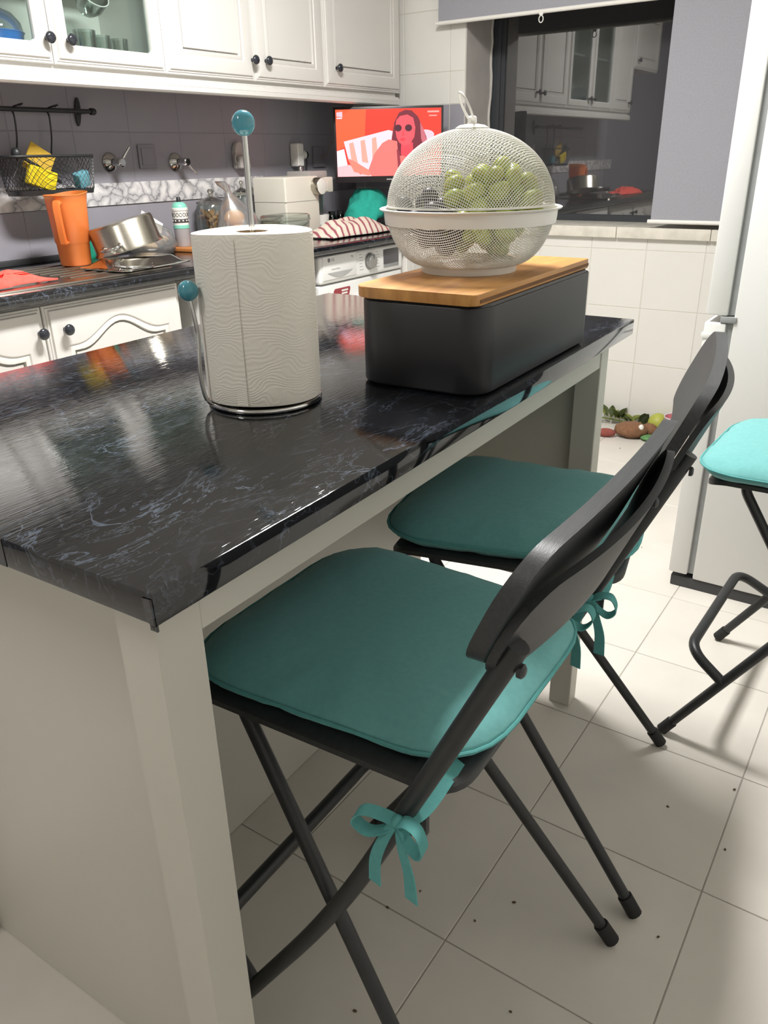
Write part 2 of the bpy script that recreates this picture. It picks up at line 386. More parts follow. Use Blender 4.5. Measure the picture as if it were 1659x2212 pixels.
# ragged plaster edge next to the frame
bm = bmesh.new(); pts = []
for i in range(26):
    z = WZ0+.004+(WZ1-WZ0-.01)*i/25; pts.append((GX-.008-.016*random.random(), WY1-.008-.004*random.random(), z))
addtube(bm, pts, .007, 6)
put('plaster_edge', from_bm(bm, 'plaster_edge'), M_reveal, wn)
bm = bmesh.new()
for a in ((WY1-.075, WY1-.007, WZ0, WZ1), (WY0+.002, WY0+.06, WZ0, WZ1), (WY0+.06, WY1-.075, WZ0, WZ0+.035), (WY0+.06, WY1-.075, WZ1-.06, WZ1)):
    addbox(bm, GX, GX+.05, *a, .003, 1)
addbox(bm, GX-.008, GX+.03, WY1-.055, WY1-.035, WZ0+.01, WZ1-.01, .002, 1)
put('window_frame', from_bm(bm, 'window_frame'), M_frame, wn)
box('window_pane', GX+.012, GX+.018, WY0+.06, WY1-.075, WZ0+.035, WZ1-.06, M_winglass, wn)
M_sill = mat('sill_stone', '#d3cec2', .35, nscale=18, namt=.12)
for k in range(4):
    y0 = WY0-.03+k*.4; box('window_sill', XF-.028, GX, y0+.001, min(y0+.4, WY1+.02)-.001, WZ0-.04, WZ0+.006, M_sill, wn, .003)

# roller blinds
def blind(y0, y1, zb, label, ring):
    M_b = mat('blind_grey_fabric', '#96969d', .85, nscale=160, namt=.05, bump=.2, bscale=500)
    t = thing('roller_blind', (XF-.045, (y0+y1)/2, zb), 0, label, 'blind', 'grey roller blinds over the window'); h = (y1-y0)/2
    bm = bmesh.new(); loft(bm, [[(-.0006, y, z) for y in (-h, h)]+[(.0006, y, z) for y in (h, -h)] for z in (0, .3, .7, 2.16-zb)])
    put('blind_fabric', from_bm(bm, 'blind_fabric', False), M_b, t)
    bm = bmesh.new(); addtube(bm, [(0, -h-.006, 0), (0, h+.012, 0)], .0085, 10); put('bottom_bar', from_bm(bm, 'bottom_bar'), M_cream, t)
    tube('roller_tube', [(.0, -h, 2.16-zb), (.0, h, 2.16-zb)], .02, M_cream, t)
    if ring:
        tube('pull_ring', [(-.006, .012*math.cos(a)*.8+ring, -.028+.013*math.sin(a)) for a in [2*PI*i/20 for i in range(20)]], .0022, M_cream, t, 6, True)
        box('ring_clip', -.009, -.004, ring-.009, ring+.009, -.014, -.004, M_cream, t, .002)
blind(1.09, 2.125, 1.735, 'grey roller blind pulled up high, with a small pull ring under its bar', .014)
blind(.5, 1.07, .918, 'grey roller blind let down almost to the stone window sill beside fridge', 0)

# ceiling lamps
for nm, L_, lab in (('a', LAMP, 'white ceiling lamp above the island'), ('b', LAMP2, 'white ceiling lamp over the near end of the room')):
    t = thing('ceiling_lamp', (L_[0], L_[1], L_[2]), 0, lab, 'lamp')
    box('lamp_housing', -.36, .36, -.13, .13, .02, .06, M_white, t, .008)
    box('lamp_diffuser', -.34, .34, -.115, .115, -.008, .02, glow('lamp_diffuser_glow', (1, .96, .9), 3.5), t, .006)

# ================================================================== CABINETS
def outline(w_, h_, ins, r, arch=0, nt=20, k=3):
    """door outline, counter-clockwise from lower left; optional arched top"""
    x0, x1, y0, y1 = ins, w_-ins, ins, h_-ins; o = []
    r = max(r, .0004)
    for cx, cy, a in ((x0+r, y0+r, PI), (x1-r, y0+r, PI*1.5)):
        for i in range(k+1): t = a+PI/2*i/k; o.append((cx+r*math.cos(t), cy+r*math.sin(t)))
    def top(x):
        s = abs((x-(x0+x1)/2)/((x1-x0)/2))
        return y1-arch*(0 if s < 0 else 1-(math.cos(min(s/.82, 1)*PI)+1)/2)
    for i in range(nt+1):
        x = x1-(x1-x0)*i/nt; yy = top(x)
        if not arch and i in (0, nt): yy -= 0
        o.append((x, yy))
    return o
def door_mesh(name, w_, h_, rings, fill=True, r_in=0, arch=0):
    """rings: (inset, height, arched?) steps of the moulding from the outer edge inwards; door lies in x-z, front towards -y"""
    bm = bmesh.new(); R = []
    for ins, d, ar in rings:
        R.append([(x, -d, z) for x, z in outline(w_, h_, ins, r_in if ar == 2 else .001, arch if ar == 1 else 0)])
    back = [(x, 0.0, z) for x, z in outline(w_, h_, rings[0][0], .001)]
    if fill:
        loft(bm, [back]+R, True, True)
    else:
        ins = rings[-1][0]; inner = [(x, 0.0, z) for x, z in outline(w_, h_, ins, r_in)]
        loft(bm, [back]+R+[inner], False, False)
    return from_bm(bm, name, True, 25)
EDGE = [(0, .008, 0), (.002, .0105, 0), (.007, .0105, 0), (.009, .0135, 0), (.014, .0135, 0), (.017, .019, 0), (.022, .02, 0)]
PANEL = [(.060, .02, 1), (.064, .0165, 1), (.068, .018, 1), (.075, .0195, 1), (.079, .0195, 1), (.0825, .005, 1), (.0845, .005, 1), (.0862, .0155, 1)]
GLASS = [(.048, .02, 2), (.055, .016, 2)]
kb = bmesh.new(); addlathe(kb, [(.0, .0), (.007, 0), (.006, .008), (.007, .013), (.0145, .017), (.0165, .022), (.0145, .027), (.008, .0295), (0, .03)], 20, M=Matrix.Rotation(PI/2, 3, 'X'))
KNOB = from_bm(kb, 'knob', True, 60); KNOB.materials.append(M_knob)
def door(parent, x, z, w_, h_, yf, kind, knob, arch=0):
    nm = 'glass_door' if kind == 'glass' else 'cabinet_door'
    d = put(nm, door_mesh(nm, w_-.002, h_, EDGE+(GLASS if kind == 'glass' else PANEL), kind != 'glass', .012, arch), M_white, parent, (x+.001, yf, z))
    if kind == 'glass': box('door_pane', .05, w_-.052, -.010, -.006, .05, h_-.05, M_glassdoor, d)
    if knob: put('door_knob', KNOB, None, d, (knob[0]-x-.001, -.019, knob[1]-z))
    return d
UY = 2.352                     # plane on which the upper doors are mounted
def upper(x0, x1, z0, z1, label, doors, glass=False, trim=True):
    t = thing('wall_cabinet', ((x0+x1)/2, YB-.006, z0), 0, label, 'cabinet', 'white wall cabinets above the sink counter')
    cx, cy = (x0+x1)/2, YB-.006
    bm = bmesh.new(); Y0, Y1 = UY-cy, -.002
    X0, X1 = x0-cx, x1-cx; H = z1-z0
    for a in ((X0, X0+.016, Y0, Y1, 0, H), (X1-.016, X1, Y0, Y1, 0, H), (X0+.016, X1-.016, Y0, Y1, 0, .018), (X0+.016, X1-.016, Y0, Y1, H-.018, H), (X0+.016, X1-.016, Y1-.008, Y1, .018, H-.018)):
        addbox(bm, *a)
    put('cabinet_body', from_bm(bm, 'cabinet_body', False), M_white, t)
    if glass:
        box('shelf', X0+.016, X1-.016, Y0+.03, Y1-.008, .33, .342, M_white, t)
    for (dx0, dx1, kind, knob) in doors:
        door(t, dx0-cx, 0, dx1-dx0, H, Y0, kind, (knob[0]-cx, knob[1]-z0) if knob else None)
    if trim:
        bm = bmesh.new()
        prof = [(Y0+.004, 0), (Y0+.004, -.014), (Y0-.016, -.018), (Y0-.018, -.034), (Y0-.0165, -.036), (Y0-.020, -.038), (Y0-.020, -.05), (Y0-.014, -.056), (Y0+.012, -.056), (Y0+.02, 0)]
        loft(bm, [[(X, a, b) for a, b in prof] for X in (X0, X1-(0 if x1 < 3.5 else .02))])
        put('light_pelmet', from_bm(bm, 'light_pelmet', True, 30), M_white, t)
    return t
ZU0, ZU1 = 1.466, 2.2
cabA = upper(1.269, 2.145, ZU0, ZU1, 'white wall cabinet with two glazed doors showing crockery', [(1.269, 1.707, 'glass', (1.686, 1.532)), (1.707, 2.145, 'glass', (1.76, 1.532))], True)
upper(2.145, 3.025, ZU0, ZU1, 'white wall cabinet with two solid panelled doors and paired dark knobs', [(2.145, 2.59, 'solid', (2.572, 1.535)), (2.59, 3.025, 'solid', (2.648, 1.537))])
upper(3.025, 3.613, ZU0, ZU1, 'white wall cabinet with a single panelled door next to the window wall', [(3.025, 3.613, 'solid', (3.102, 1.541))])
upper(.83, 1.269, ZU0, ZU1, 'white wall cabinet with one solid door left of the glazed cabinet', [(.83, 1.269, 'solid', (.9, 1.535))])
upper(.22, .83, 1.78, ZU1, 'short white wall cabinet hung higher at the far left', [(.22, .83, 'solid', (.76, 1.84))], False, False)

# crockery behind the glass
def item(name, prof, m, loc, label, cat, n=28, group=None):
    o = lathe(name, prof, m, None, n, loc=loc); return tag(o, label, cat, group)
M_bluebowl = mat('blue_plastic_bowl', '#2f7fd6', .3, nscale=10, namt=.05)
t = thing('serving_bowl', (1.6, 2.47, ZU0+.019), 0, 'blue bowl with a clear dome lid behind the left glazed door', 'bowl')
lathe('bowl_body', [(0, 0), (.05, 0), (.082, .02), (.09, .06), (.094, .064), (.09, .066), (.086, .06), (.078, .022), (0, .006)], M_bluebowl, t)
lathe('bowl_lid', [(.09, .067), (.086, .09), (.065, .115), (.03, .13), (0, .132)], M_clear, t)
for i, (x, y, r, h) in enumerate(((1.93, 2.47, .036, .1), (2.005, 2.485, .031, .092), (2.078, 2.485, .031, .088))):
    item('drinking_glass', [(0, 0), (r*.8, 0), (r*.85, .006), (r, h), (r-.0018, h), (r*.8, .01), (0, .008)], clear('cup_glass', (.8, .87, .84), .22), (x, y, ZU0+.019),
         ['leftmost of three clear glasses behind the right glazed door', 'middle of three clear glasses behind the right glazed door', 'rightmost of three clear glasses behind the right glazed door'][i], 'glass', 24, 'glasses in the glazed cabinet')
t = thing('hanging_cup', (1.97, 2.5, 1.645), 0, 'clear round cup with a bright rim behind the right glazed door', 'cup')
lathe('cup_body', [(0, 0), (.03, .004), (.046, .03), (.05, .07), (.048, .07), (.044, .032), (0, .008)], clear('cup_glass', (.8, .87, .84), .22), t, M=Matrix.Rotation(.9, 3, 'X'))
tube('cup_rim', [Matrix.Rotation(.9, 3, 'X') @ Vector((.05*math.cos(a), .05*math.sin(a), .07)) for a in [2*PI*i/32 for i in range(32)]], .0018, M_cream, t, 6, True)

# base units
CY = 2.045                       # front edge of the worktop
CT, CB = .875, .838
ZB0, ZB1 = .1, CB
def base(x0, x1, label, doors, m=M_white, arch=.06):
    t = thing('base_cabinet', ((x0+x1)/2, YB-.01, 0), 0, label, 'cabinet', 'white base cabinets under the black worktop')
    cx, cy = (x0+x1)/2, YB-.01; bm = bmesh.new(); Y0 = CY+.045-cy
    addbox(bm, x0-cx, x1-cx, Y0, -.002, ZB0, ZB1-.001); addbox(bm, x0-cx, x1-cx, Y0+.05, -.002, 0, ZB0)
    put('cabinet_body', from_bm(bm, 'cabinet_body', False), m, t)
    for dx0, dx1, knob in doors: door(t, dx0-cx, ZB0+.02, dx1-dx0, .83-ZB0-.022, Y0, 'solid', (knob[0]-cx, knob[1]) if knob else None, arch)
base(.82, 1.845, 'white base cabinet under the sink with arched panel doors', [(.82, 1.334, (1.312, .757)), (1.336, 1.845, (1.395, .755))])
base(.3, .818, 'white base cabinet at the far left end of the worktop', [(.3, .818, (.35, .757))])
base(3.215, 3.64, 'white base cabinet in the corner right of the washing machine', [(3.225, 3.63, None)], M_white, 0)
# slim white appliance half hidden behind the paper roll
t = thing('dishwasher', (2.24, YB-.05, 0), 0, 'white dishwasher between sink cabinet and washing machine, mostly hidden by paper roll', 'dishwasher')
box('appliance_body', -.3, .3, -.52, 0, .03, CB-.004, M_fridge, t, .006)
box('appliance_door', -.297, .297, -.545, -.522, .12, .70, M_fridge, t, .01)
box('appliance_panel', -.297, .297, -.545, -.522, .705, CB-.006, M_fridge, t, .008)
box('appliance_plinth', -.29, .29, -.48, -.46, 0.0, .115, M_darkgrey, t)

# worktop with a hole for the sink
SX0, SX1, SY0, SY1 = .72, 1.47, 2.105, 2.52
t = thing('worktop', (1.9, YB-.3, CB), 0, 'long glossy black worktop along the grey tiled wall', 'worktop')
bm = bmesh.new(); c0 = (1.9, YB-.3, CB)
for a in ((.3, SX0, CY, YB-.008), (SX1, 3.642, CY, YB-.008), (SX0, SX1, CY, SY0), (SX0, SX1, SY1, YB-.008)):
    addbox(bm, a[0]-c0[0], a[1]-c0[0], a[2]-c0[1], a[3]-c0[1], .001, CT-CB)
bmesh.ops.remove_doubles(bm, verts=bm.verts, dist=1e-5)
put('worktop_slab', from_bm(bm, 'worktop_slab', False), M_marble, t)
tube('front_lip', [(.3-1.9, CY-c0[1]+.004, .0185), (3.642-1.9, CY-c0[1]+.004, .0185)], .0175, M_marble, t, 14)
box('upstand', .3-1.9, 3.642-1.9, YB-.024-c0[1], YB-.009-c0[1], CT-CB, CT-CB+.02, M_darkgrey, t, .004)
# sink
M_sink = mat('sink_steel', '#9d968c', .3, 1., nscale=20, namt=.06)
t = thing('sink', (1.3, 2.31, CT), 0, 'stainless steel inset sink with drainer under the red cloth', 'sink')
bm = bmesh.new()
out = rrect(-.59, .55, -.225, .225, .03, 5)
inn = rrect(-.55, .14, -.175, .18, .06, 5); low = rrect(-.52, .11, -.145, .15, .07, 5)
loft(bm, [[(x, y, .0006) for x, y in rrect(-.592, .552, -.227, .227, .03, 5)], [(x, y, .005) for x, y in out], [(x, y, .0055) for x, y in rrect(-.575, .53, -.212, .212, .04, 5)], [(x, y, .004) for x, y in inn], [(x, y, -.006) for x, y in rrect(-.545, .135, -.17, .175, .06, 5)], [(x, y, -.03) for x, y in low]], False, True)
put('sink_bowl', from_bm(bm, 'sink_bowl', True, 40), M_sink, t)
for k in range(7): box('drainer_rib', .2, .5, -.15+k*.05-.006, -.15+k*.05+.006, .0045, .0075, M_sink, t, .0014)

# washing machine
t = thing('washing_machine', (2.895, YB-.05, 0), 0, 'white front-loading washing machine with grey dial and dark display', 'washing machine')
wx, wy = 2.895, YB-.05; FY = CY+.03-wy
M_wm = mat('washer_white', '#e3e3e1', .28, nscale=3, namt=.01)
box('washer_body', -.308, .308, FY+.03, 0, .02, CB-.005, M_wm, t, .006)
box('front_panel', -.308, .308, FY, FY+.028, .1, .715, M_wm, t, .012, 3)
box('control_panel', -.308, .308, FY-.006, FY+.028, .719, CB-.007, M_wm, t, .014, 4)
box('washer_plinth', -.3, .3, FY+.03, FY+.04, 0, .1, M_darkgrey, t)
RX = Matrix.Rotation(PI/2, 3, 'X')
d = lathe('program_dial', [(.036, 0), (.036, .002), (.031, .003), (.0295, .02), (.026, .0235), (0, .024)], mat('dial_silver', '#9b9a98', .3, .8, nscale=20, namt=.05), t, 40, 30, RX, loc=(2.938-wx, FY-.006, .778))
box('dial_pointer', -.002, .002, -.0245, -.021, .01, .026, M_darkgrey, d)
s = box('display_screen', 3.045-wx, 3.165-wx, FY-.009, FY-.005, .752, .815, mat('display_dark', '#4c4b50', .15, nscale=4, namt=.05), t, .002)
box('display_strip', 3.045-wx, 3.165-wx, FY-.009, FY-.005, .738, .75, M_seal, t, .001)
M_print = mat('grey_print', '#77777a', .6, nscale=20, namt=.05); M_print2 = mat('light_grey_print', '#a7a7a8', .6, nscale=20, namt=.05)
dr = put('detergent_drawer', boxme('detergent_drawer', 2.605-wx, 2.835-wx, FY-.009, FY-.005, .735, .828, .002), M_wm, t)
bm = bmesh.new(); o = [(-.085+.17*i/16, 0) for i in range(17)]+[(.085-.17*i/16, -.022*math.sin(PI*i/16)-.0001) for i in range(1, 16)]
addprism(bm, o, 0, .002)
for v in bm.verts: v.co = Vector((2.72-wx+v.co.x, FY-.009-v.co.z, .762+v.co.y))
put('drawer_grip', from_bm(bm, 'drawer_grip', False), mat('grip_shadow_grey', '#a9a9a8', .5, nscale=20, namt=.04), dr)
put('brand_lettering', text_mesh('LG', .017, 'brand_lettering'), M_print, t, (2.672-wx, FY-.0095, .812), (PI/2, 0, 0))
lathe('brand_emblem', [(0, 0), (.0085, 0), (.0085, .0006), (0, .0006)], M_print, t, 20, 30, RX, loc=(2.646-wx, FY-.0093, .812))
put('capacity_lettering', text_mesh('9kg', .011, 'capacity_lettering'), M_print2, t, (2.805-wx, FY-.0095, .813), (PI/2, 0, 0))
put('print_lettering', text_mesh('Inverter Direct', .009, 'print_lettering'), M_print2, t, (2.69-wx, FY-.0095, .775), (PI/2, 0, 0))
for sx in (-1, 1):
    for k in range(6): box('program_mark', 2.938-wx+sx*.062-.014, 2.938-wx+sx*.062+.014-.004*(k % 3), FY-.0065, FY-.0055, .748+k*.0125, .7505+k*.0125, M_print2, t)
M_sticker = mat('sticker_maroon', '#96343c', .4, nscale=10, namt=.05)
bm = bmesh.new(); addprism(bm, [(-.05, -.045), (.04, -.045), (.062, .012), (.058, .02), (-.045, .02), (-.055, .01)], 0, .001)
for v in bm.verts: v.co = Vector((2.735-wx+v.co.x, FY-v.co.z, .672+v.co.y))
st = put('warranty_sticker', from_bm(bm, 'warranty_sticker', False), M_sticker, t)
for k, (a, b_) in enumerate(((.0, .045), (.0, .04), (.0, .03))): box('sticker_print', 2.735-wx+a, 2.735-wx+b_, FY-.0016, FY-.0009, .677-k*.012, .684-k*.012, M_cream, st)
lathe('sticker_badge', [(0, 0), (.014, 0), (.014, .0008), (0, .0008)], M_cream, st, 20, 30, RX, loc=(2.708-wx, FY-.001, .655))
lathe('porthole_ring', [(.205, 0), (.208, .012), (.19, .026), (.165, .028), (.15, .02), (.148, .004)], M_wm, t, 48, 40, RX, loc=(0.01, FY, .45))
lathe('porthole_glass', [(.15, .012), (.1, .004), (0, 0)], M_darkgrey, t, 48, 40, RX, loc=(0.01, FY, .45))

# ================================================================== THINGS ON THE BACK WALL
t = thing('utensil_rail', (1.75, YB-.05, 1.357), 0, 'black wall rail with finial bracket above the wire basket', 'rail')
tube('rail_rod', [(-.6, 0, 0), (.27, 0, 0)], .0075, M_black, t)
lathe('rail_end', [(0, 0), (.011, 0), (.012, .012), (.009, .02), (0, .021)], M_black, t, 16, 40, Matrix.Rotation(PI/2, 3, 'Y'), loc=(.258, 0, 0))
bm = bmesh.new(); addprism(bm, [(.0115*math.cos(a), .046*math.sin(a)*(1-.2*math.cos(a)**2)) for a in [2*PI*i/24 for i in range(24)]], 0, .006)
for v in bm.verts: v.co = Vector((v.co.x, -v.co.z, v.co.y))
put('rail_bracket', from_bm(bm, 'rail_bracket', True, 30), M_black, t, (.235, .042, 0), (0, .12, 0))
tube('bracket_arm', [(.235, .04, 0), (.235, 0, 0)], .008, M_black, t)
# wire basket hung on two hooks
t = thing('wire_basket', (1.765, 2.55, 1.098), 0, 'black wire mesh basket hanging from the wall rail', 'basket')
BW, BD, BH = .165, .062, .118
def oval(z, k, n=40):
    pts = []
    for i in range(n):
        a = 2*PI*i/n; c, s = math.cos(a), math.sin(a); e = .55
        pts.append((BW*k*math.copysign(abs(c)**e, c), BD*k*math.copysign(abs(s)**e, s), z))
    return pts
tube('basket_rim', oval(BH, 1), .0042, M_black, t, 8, True)
bm = bmesh.new(); loft(bm, [oval(.0, .9), oval(.016, .93), oval(.016, .922), oval(.003, .89)], True, True); put('basket_base', from_bm(bm, 'basket_base', True, 40), M_black, t)
bm = bmesh.new(); n = 44; A_, B_ = oval(.014, .928, n*2), oval(BH, 1, n*2)
for i in range(n):
    for d_ in (5, -5):
        a, b_ = Vector(A_[2*i]), Vector(B_[(2*i+2*d_) % (2*n)]); P_ = []
        for k in range(7):
            f = k/6; j = (2*i+2*d_*f) % (2*n); j0 = int(j) % (2*n); fr = j-int(j); j1 = (j0+1) % (2*n)
            lo = Vector(A_[j0]).lerp(Vector(A_[j1]), fr); hi = Vector(B_[j0]).lerp(Vector(B_[j1]), fr); P_.append(lo.lerp(hi, f))
        addtube(bm, P_, .0009, 4, caps=False)
put('basket_mesh', from_bm(bm, 'basket_mesh'), M_black, t)
for hx in (-.06, .07):
    tube('hanging_hook', smooth_path([(hx+.004, .012, .268), (hx+.006, .0, .272), (hx+.005, .0585, .272) if False else (hx+.006, .062, .262), (hx+.004, .05, .24), (hx, .05, .18), (hx-.006, .058, BH+.012), (hx-.006, .06, BH-.01)], 5), .003, M_black, t, 8)
M_sponge = mat('yellow_sponge', '#e8cf1e', .9, nscale=60, namt=.15, bump=.6, bscale=150)
def solid(name, dims, m, loc, rot, label, cat, bev=.008):
    o = box(name, -dims[0]/2, dims[0]/2, -dims[1]/2, dims[1]/2, -dims[2]/2, dims[2]/2, m, None, bev, 3); o.location = loc; o.rotation_euler = rot; return tag(o, label, cat)
solid('sponge', (.105, .022, .062), M_sponge, (1.715, 2.522, 1.15), (.1, .32, .02), 'bright yellow sponge low inside the wire basket', 'sponge')
solid('cleaning_cloth', (.1, .006, .085), mat('mustard_cloth', '#c9a63e', .95, nscale=40, namt=.1), (1.735, 2.549, 1.2), (.15, .5, .1), 'mustard cleaning pad poking out of the wire basket top', 'cloth', .002)
solid('sponge', (.05, .035, .05), mat('blue_sponge', '#6fb0bf', .9, nscale=60, namt=.1, bump=.5, bscale=150), (1.88, 2.535, 1.142), (.2, -.3, .1), 'pale blue sponge at the right end of the wire basket', 'sponge')
t = thing('dish_brush', (1.665, 2.53, 1.205), 0, 'dark round-headed dish brush leaning out of the wire basket', 'brush')
put('brush_head', from_bm(uvs(.016, .016, .018), 'brush_head'), M_black, t, (-.02, 0, .02))
tube('brush_handle', smooth_path([(-.02, 0, .02), (.04, .0, -.015), (.13, .005, -.07)]), .006, M_black, t)
# wall taps
def tap(x, z, ang, label):
    t = thing('wall_tap', (x, YB-.006, z), 0, label, 'tap', 'chrome stop taps on the grey wall')
    lathe('tap_rose', [(.0, .0), (.033, 0), (.034, .004), (.026, .014), (.015, .02), (.013, .022)], M_chrome, t, 28, 40, RX)
    lathe('tap_body', [(.012, .018), (.012, .05), (.016, .052), (.016, .07), (.012, .074), (0, .074)], M_chrome, t, 24, 40, RX)
    c, s_ = math.cos(ang), math.sin(ang)
    tube('tap_lever', [(0, -.062, 0), (.03*c, -.068, .03*s_), (.062*c, -.076, .062*s_)], .005, M_chrome, t, 10, rfun=lambda f: .0062-.0025*f)
tap(2.095, 1.192, .95, 'chrome stop tap with lever turned up, nearest the wire basket')
tap(2.415, 1.188, -.85, 'chrome stop tap with lever turned down, right of the switch plate')
# blank switch plate
t = thing('switch_plate', (2.272, YB-.006, 1.21), 0, 'grey painted blank switch plate between the two taps', 'switch')
M_plate = mat('painted_plate', '#88868e', .45, nscale=10, namt=.03)
box('plate_frame', -.042, .042, -.006, 0, -.042, .042, M_plate, t, .002); box('plate_insert', -.03, .03, -.0095, -.006, -.03, .03, M_plate, t, .0015)
# white plug-in device
t = thing('plug_in_device', (2.772, YB-.006, 1.205), 0, 'pale rounded plug-in device on wall behind the paper roll rod', 'device')
M_dev = mat('device_pale', '#b5aeab', .45, nscale=10, namt=.03)
bm = bmesh.new(); o = [(-.028, -.05), (.028, -.05)]+[(.03*math.cos(a), .022+.036*math.sin(a)) for a in [PI*i/14 for i in range(15)]]
addprism(bm, o, 0, .02)
for v in bm.verts: v.co = Vector((v.co.x, -v.co.z, v.co.y))
bmesh.ops.bevel(bm, geom=[e for e in bm.edges], offset=.004, segments=2, affect='EDGES', clamp_overlap=True)
put('device_back', from_bm(bm, 'device_back'), M_dev, t)
box('device_reservoir', -.026, .026, -.045, -.018, -.05, .002, M_dev, t, .01, 3)
box('device_lug', .03, .052, -.03, -.0, -.05, 0, M_dev, t, .006, 2)
tube('device_clip', smooth_path([(-.026, -.02, .012), (-.037, -.024, -.005), (-.034, -.024, -.022), (-.026, -.02, -.028)]), .004, M_dev, t, 8)
# socket adaptor with plug
t = thing('socket_adaptor', (3.15, YB-.006, 1.205), 0, 'cream multi-way socket adaptor with a black plug pushed in', 'adaptor')
box('adaptor_body', -.022, .022, -.05, 0, -.05, .05, M_cream, t, .008, 3)
lathe('adaptor_side', [(0, 0), (.02, 0), (.02, .028), (.017, .03), (0, .03)], M_cream, t, 20, 40, Matrix.Rotation(PI/2, 3, 'Y'), loc=(.018, -.028, .0))
p = lathe('black_plug', [(.017, 0), (.017, .012), (.011, .02), (.0, .021)], M_black, t, 20, 40, Matrix.Rotation(PI/2, 3, 'Y'), loc=(.048, -.03, .0))
tube('plug_cord', smooth_path([(.008, 0, 0), (.014, 0, -.03), (.01, .004, -.075), (.0, .0, -.11)]), .004, M_black, p, 8)
t = thing('wall_socket', (3.34, YB-.006, 1.195), 0, 'grey wall socket with aerial cable next to the television', 'socket')
box('socket_plate', -.045, .045, -.007, 0, -.045, .045, M_plate, t, .002)
tube('aerial_cable', smooth_path([(.02, -.007, -.005), (.03, -.03, .01), (-.0, -.08, .05), (-.02, -.13, .075)]), .0032, mat('cable_beige', '#9a8f84', .5, nscale=20, namt=.05), t, 8)

# television
n_h = Vector((math.cos(YAW), math.sin(YAW), 0))
t = thing('television', (3.327, 2.22, 1.24), YAW-PI/2, 'small flat television showing a woman in sunglasses on a red set', 'television')
TW, TH = .25, .158
bm = bmesh.new(); addbox(bm, -TW, TW, 0, .03, -TH, TH, .004)
put('tv_casing', from_bm(bm, 'tv_casing'), mat('tv_black', '#241f22', .3, nscale=10, namt=.05), t)
box('tv_bracket', -.05, .05, .03, .1, -.05, .05, M_black, t, .003)
tube('wall_arm', [(0, .09, 0), (.02, .2, 0), (.0, .33, 0)], .016, M_black, t)
sx0, sx1, sz0, sz1 = -.2385, .2395, -.131, .1475
scr = box('tv_screen', sx0, sx1, -.001, .0005, sz0, sz1, glow('screen_red', '#ff3a2c', .95), t)
def shape(name, pts, colr, layer, st=.95):
    """flat picture element; coordinates in fractions of the screen"""
    bm = bmesh.new(); f = [bm.verts.new((sx0+(sx1-sx0)*u, -.0011-.00008*layer, sz1-(sz1-sz0)*v)) for u, v in pts]
    bm.faces.new(f); bmesh.ops.triangulate(bm, faces=bm.faces); me = bpy.data.meshes.new(name); bm.to_mesh(me); bm.free()
    put(name, me, glow('screen_'+colr.lstrip('#'), colr, st), scr)
def ell(cx, cy, rx, ry, n=24, a0=0, a1=2*PI): return [(cx+rx*math.cos(a0+(a1-a0)*i/n), cy+ry*math.sin(a0+(a1-a0)*i/n)) for i in range(n+(0 if a1-a0 > 6.2 else 1))]
shape('picture_wall', [(0, 0), (.29, 0), (.27, .45), (0, .6)], '#ff5a36', 1)
shape('picture_bed', [(0, .61), (.07, .58), (.12, 1), (0, 1)], '#f9d2e4', 1)
shape('picture_cushion', [(.07, .47), (.5, .31), (.54, .33), (.5, .7), (.3, .95), (.16, .88), (.11, .75)], '#ffc6cf', 2)
for k in range(3): shape('picture_stripe', [(.12+k*.11, .5-.035*k), (.16+k*.11, .48-.035*k), (.2+k*.1, .8), (.14+k*.1, .78)], '#ff9a8a', 3)
shape('picture_duvet', [(0, .85), (.12, .82), (.22, .97), (.3, .92), (.4, .99), (.42, 1), (0, 1)], '#ffb0b4', 3)
shape('picture_blanket', [(.1, .72), (.16, .76), (.3, .9), (.36, .96), (.3, .99), (.16, .93)], '#ff7d6c', 4)
shape('picture_halo', ell(.85, .39, .085, .075), '#f6b8c4', 2); shape('picture_hair', [(.53, .42), (.555, .2), (.6, .06), (.66, .02), (.72, .03), (.78, .12), (.82, .26), (.86, .42), (.88, .62), (.82, .8), (.62, .8), (.54, .58)], '#6e2633', 5)
shape('picture_hair', [(.8, .2), (.83, .3), (.87, .5), (.85, .62), (.81, .45)], '#b8636e', 6)
shape('picture_robe', [(.3, .9), (.36, .66), (.44, .5), (.5, .45), (.58, .48), (.6, 1), (.33, 1)], '#f2706a', 6)
shape('picture_robe', [(.6, .7), (.68, .68), (.78, .7), (.84, .62), (.98, .8), (1, 1), (.58, 1)], '#ee6c66', 6)
shape('picture_lapel', [(.575, .6), (.6, .62), (.625, 1), (.59, 1)], '#8c3340', 7)
shape('picture_neck', [(.62, .5), (.73, .5), (.735, .68), (.68, .73), (.615, .68)], '#ef4450', 7)
shape('picture_face', [(.565, .3), (.575, .17), (.61, .11), (.68, .09), (.735, .14), (.755, .28), (.745, .42), (.7, .53), (.65, .55), (.6, .5), (.575, .42)], '#f5505a', 8)
for cx in (.592, .69): shape('picture_lens', ell(cx, .285, .034, .052), '#4a1f2c', 9)
shape('picture_mouth', ell(.635, .455, .026, .022), '#d63a44', 9)
shape('picture_nose', [(.635, .33), (.645, .33), (.65, .4), (.625, .4)], '#e2434c', 9)
shape('picture_caption', [(.87, .04), (.98, .04), (.98, .065), (.87, .065)], '#ff9a92', 3); shape('picture_caption', [(.885, .1), (.96, .1), (.96, .12), (.885, .12)], '#ff8b84', 3)
shape('picture_logo', [(.01, .04), (.065, .03), (.065, .11), (.01, .1)], '#d9b7c4', 3); shape('picture_logo', [(.01, .115), (.06, .115), (.06, .135), (.01, .135)], '#ffc9cf', 3)
box('maker_plate', -.012, .014, -.0012, 0, -.148, -.143, M_print2, t)

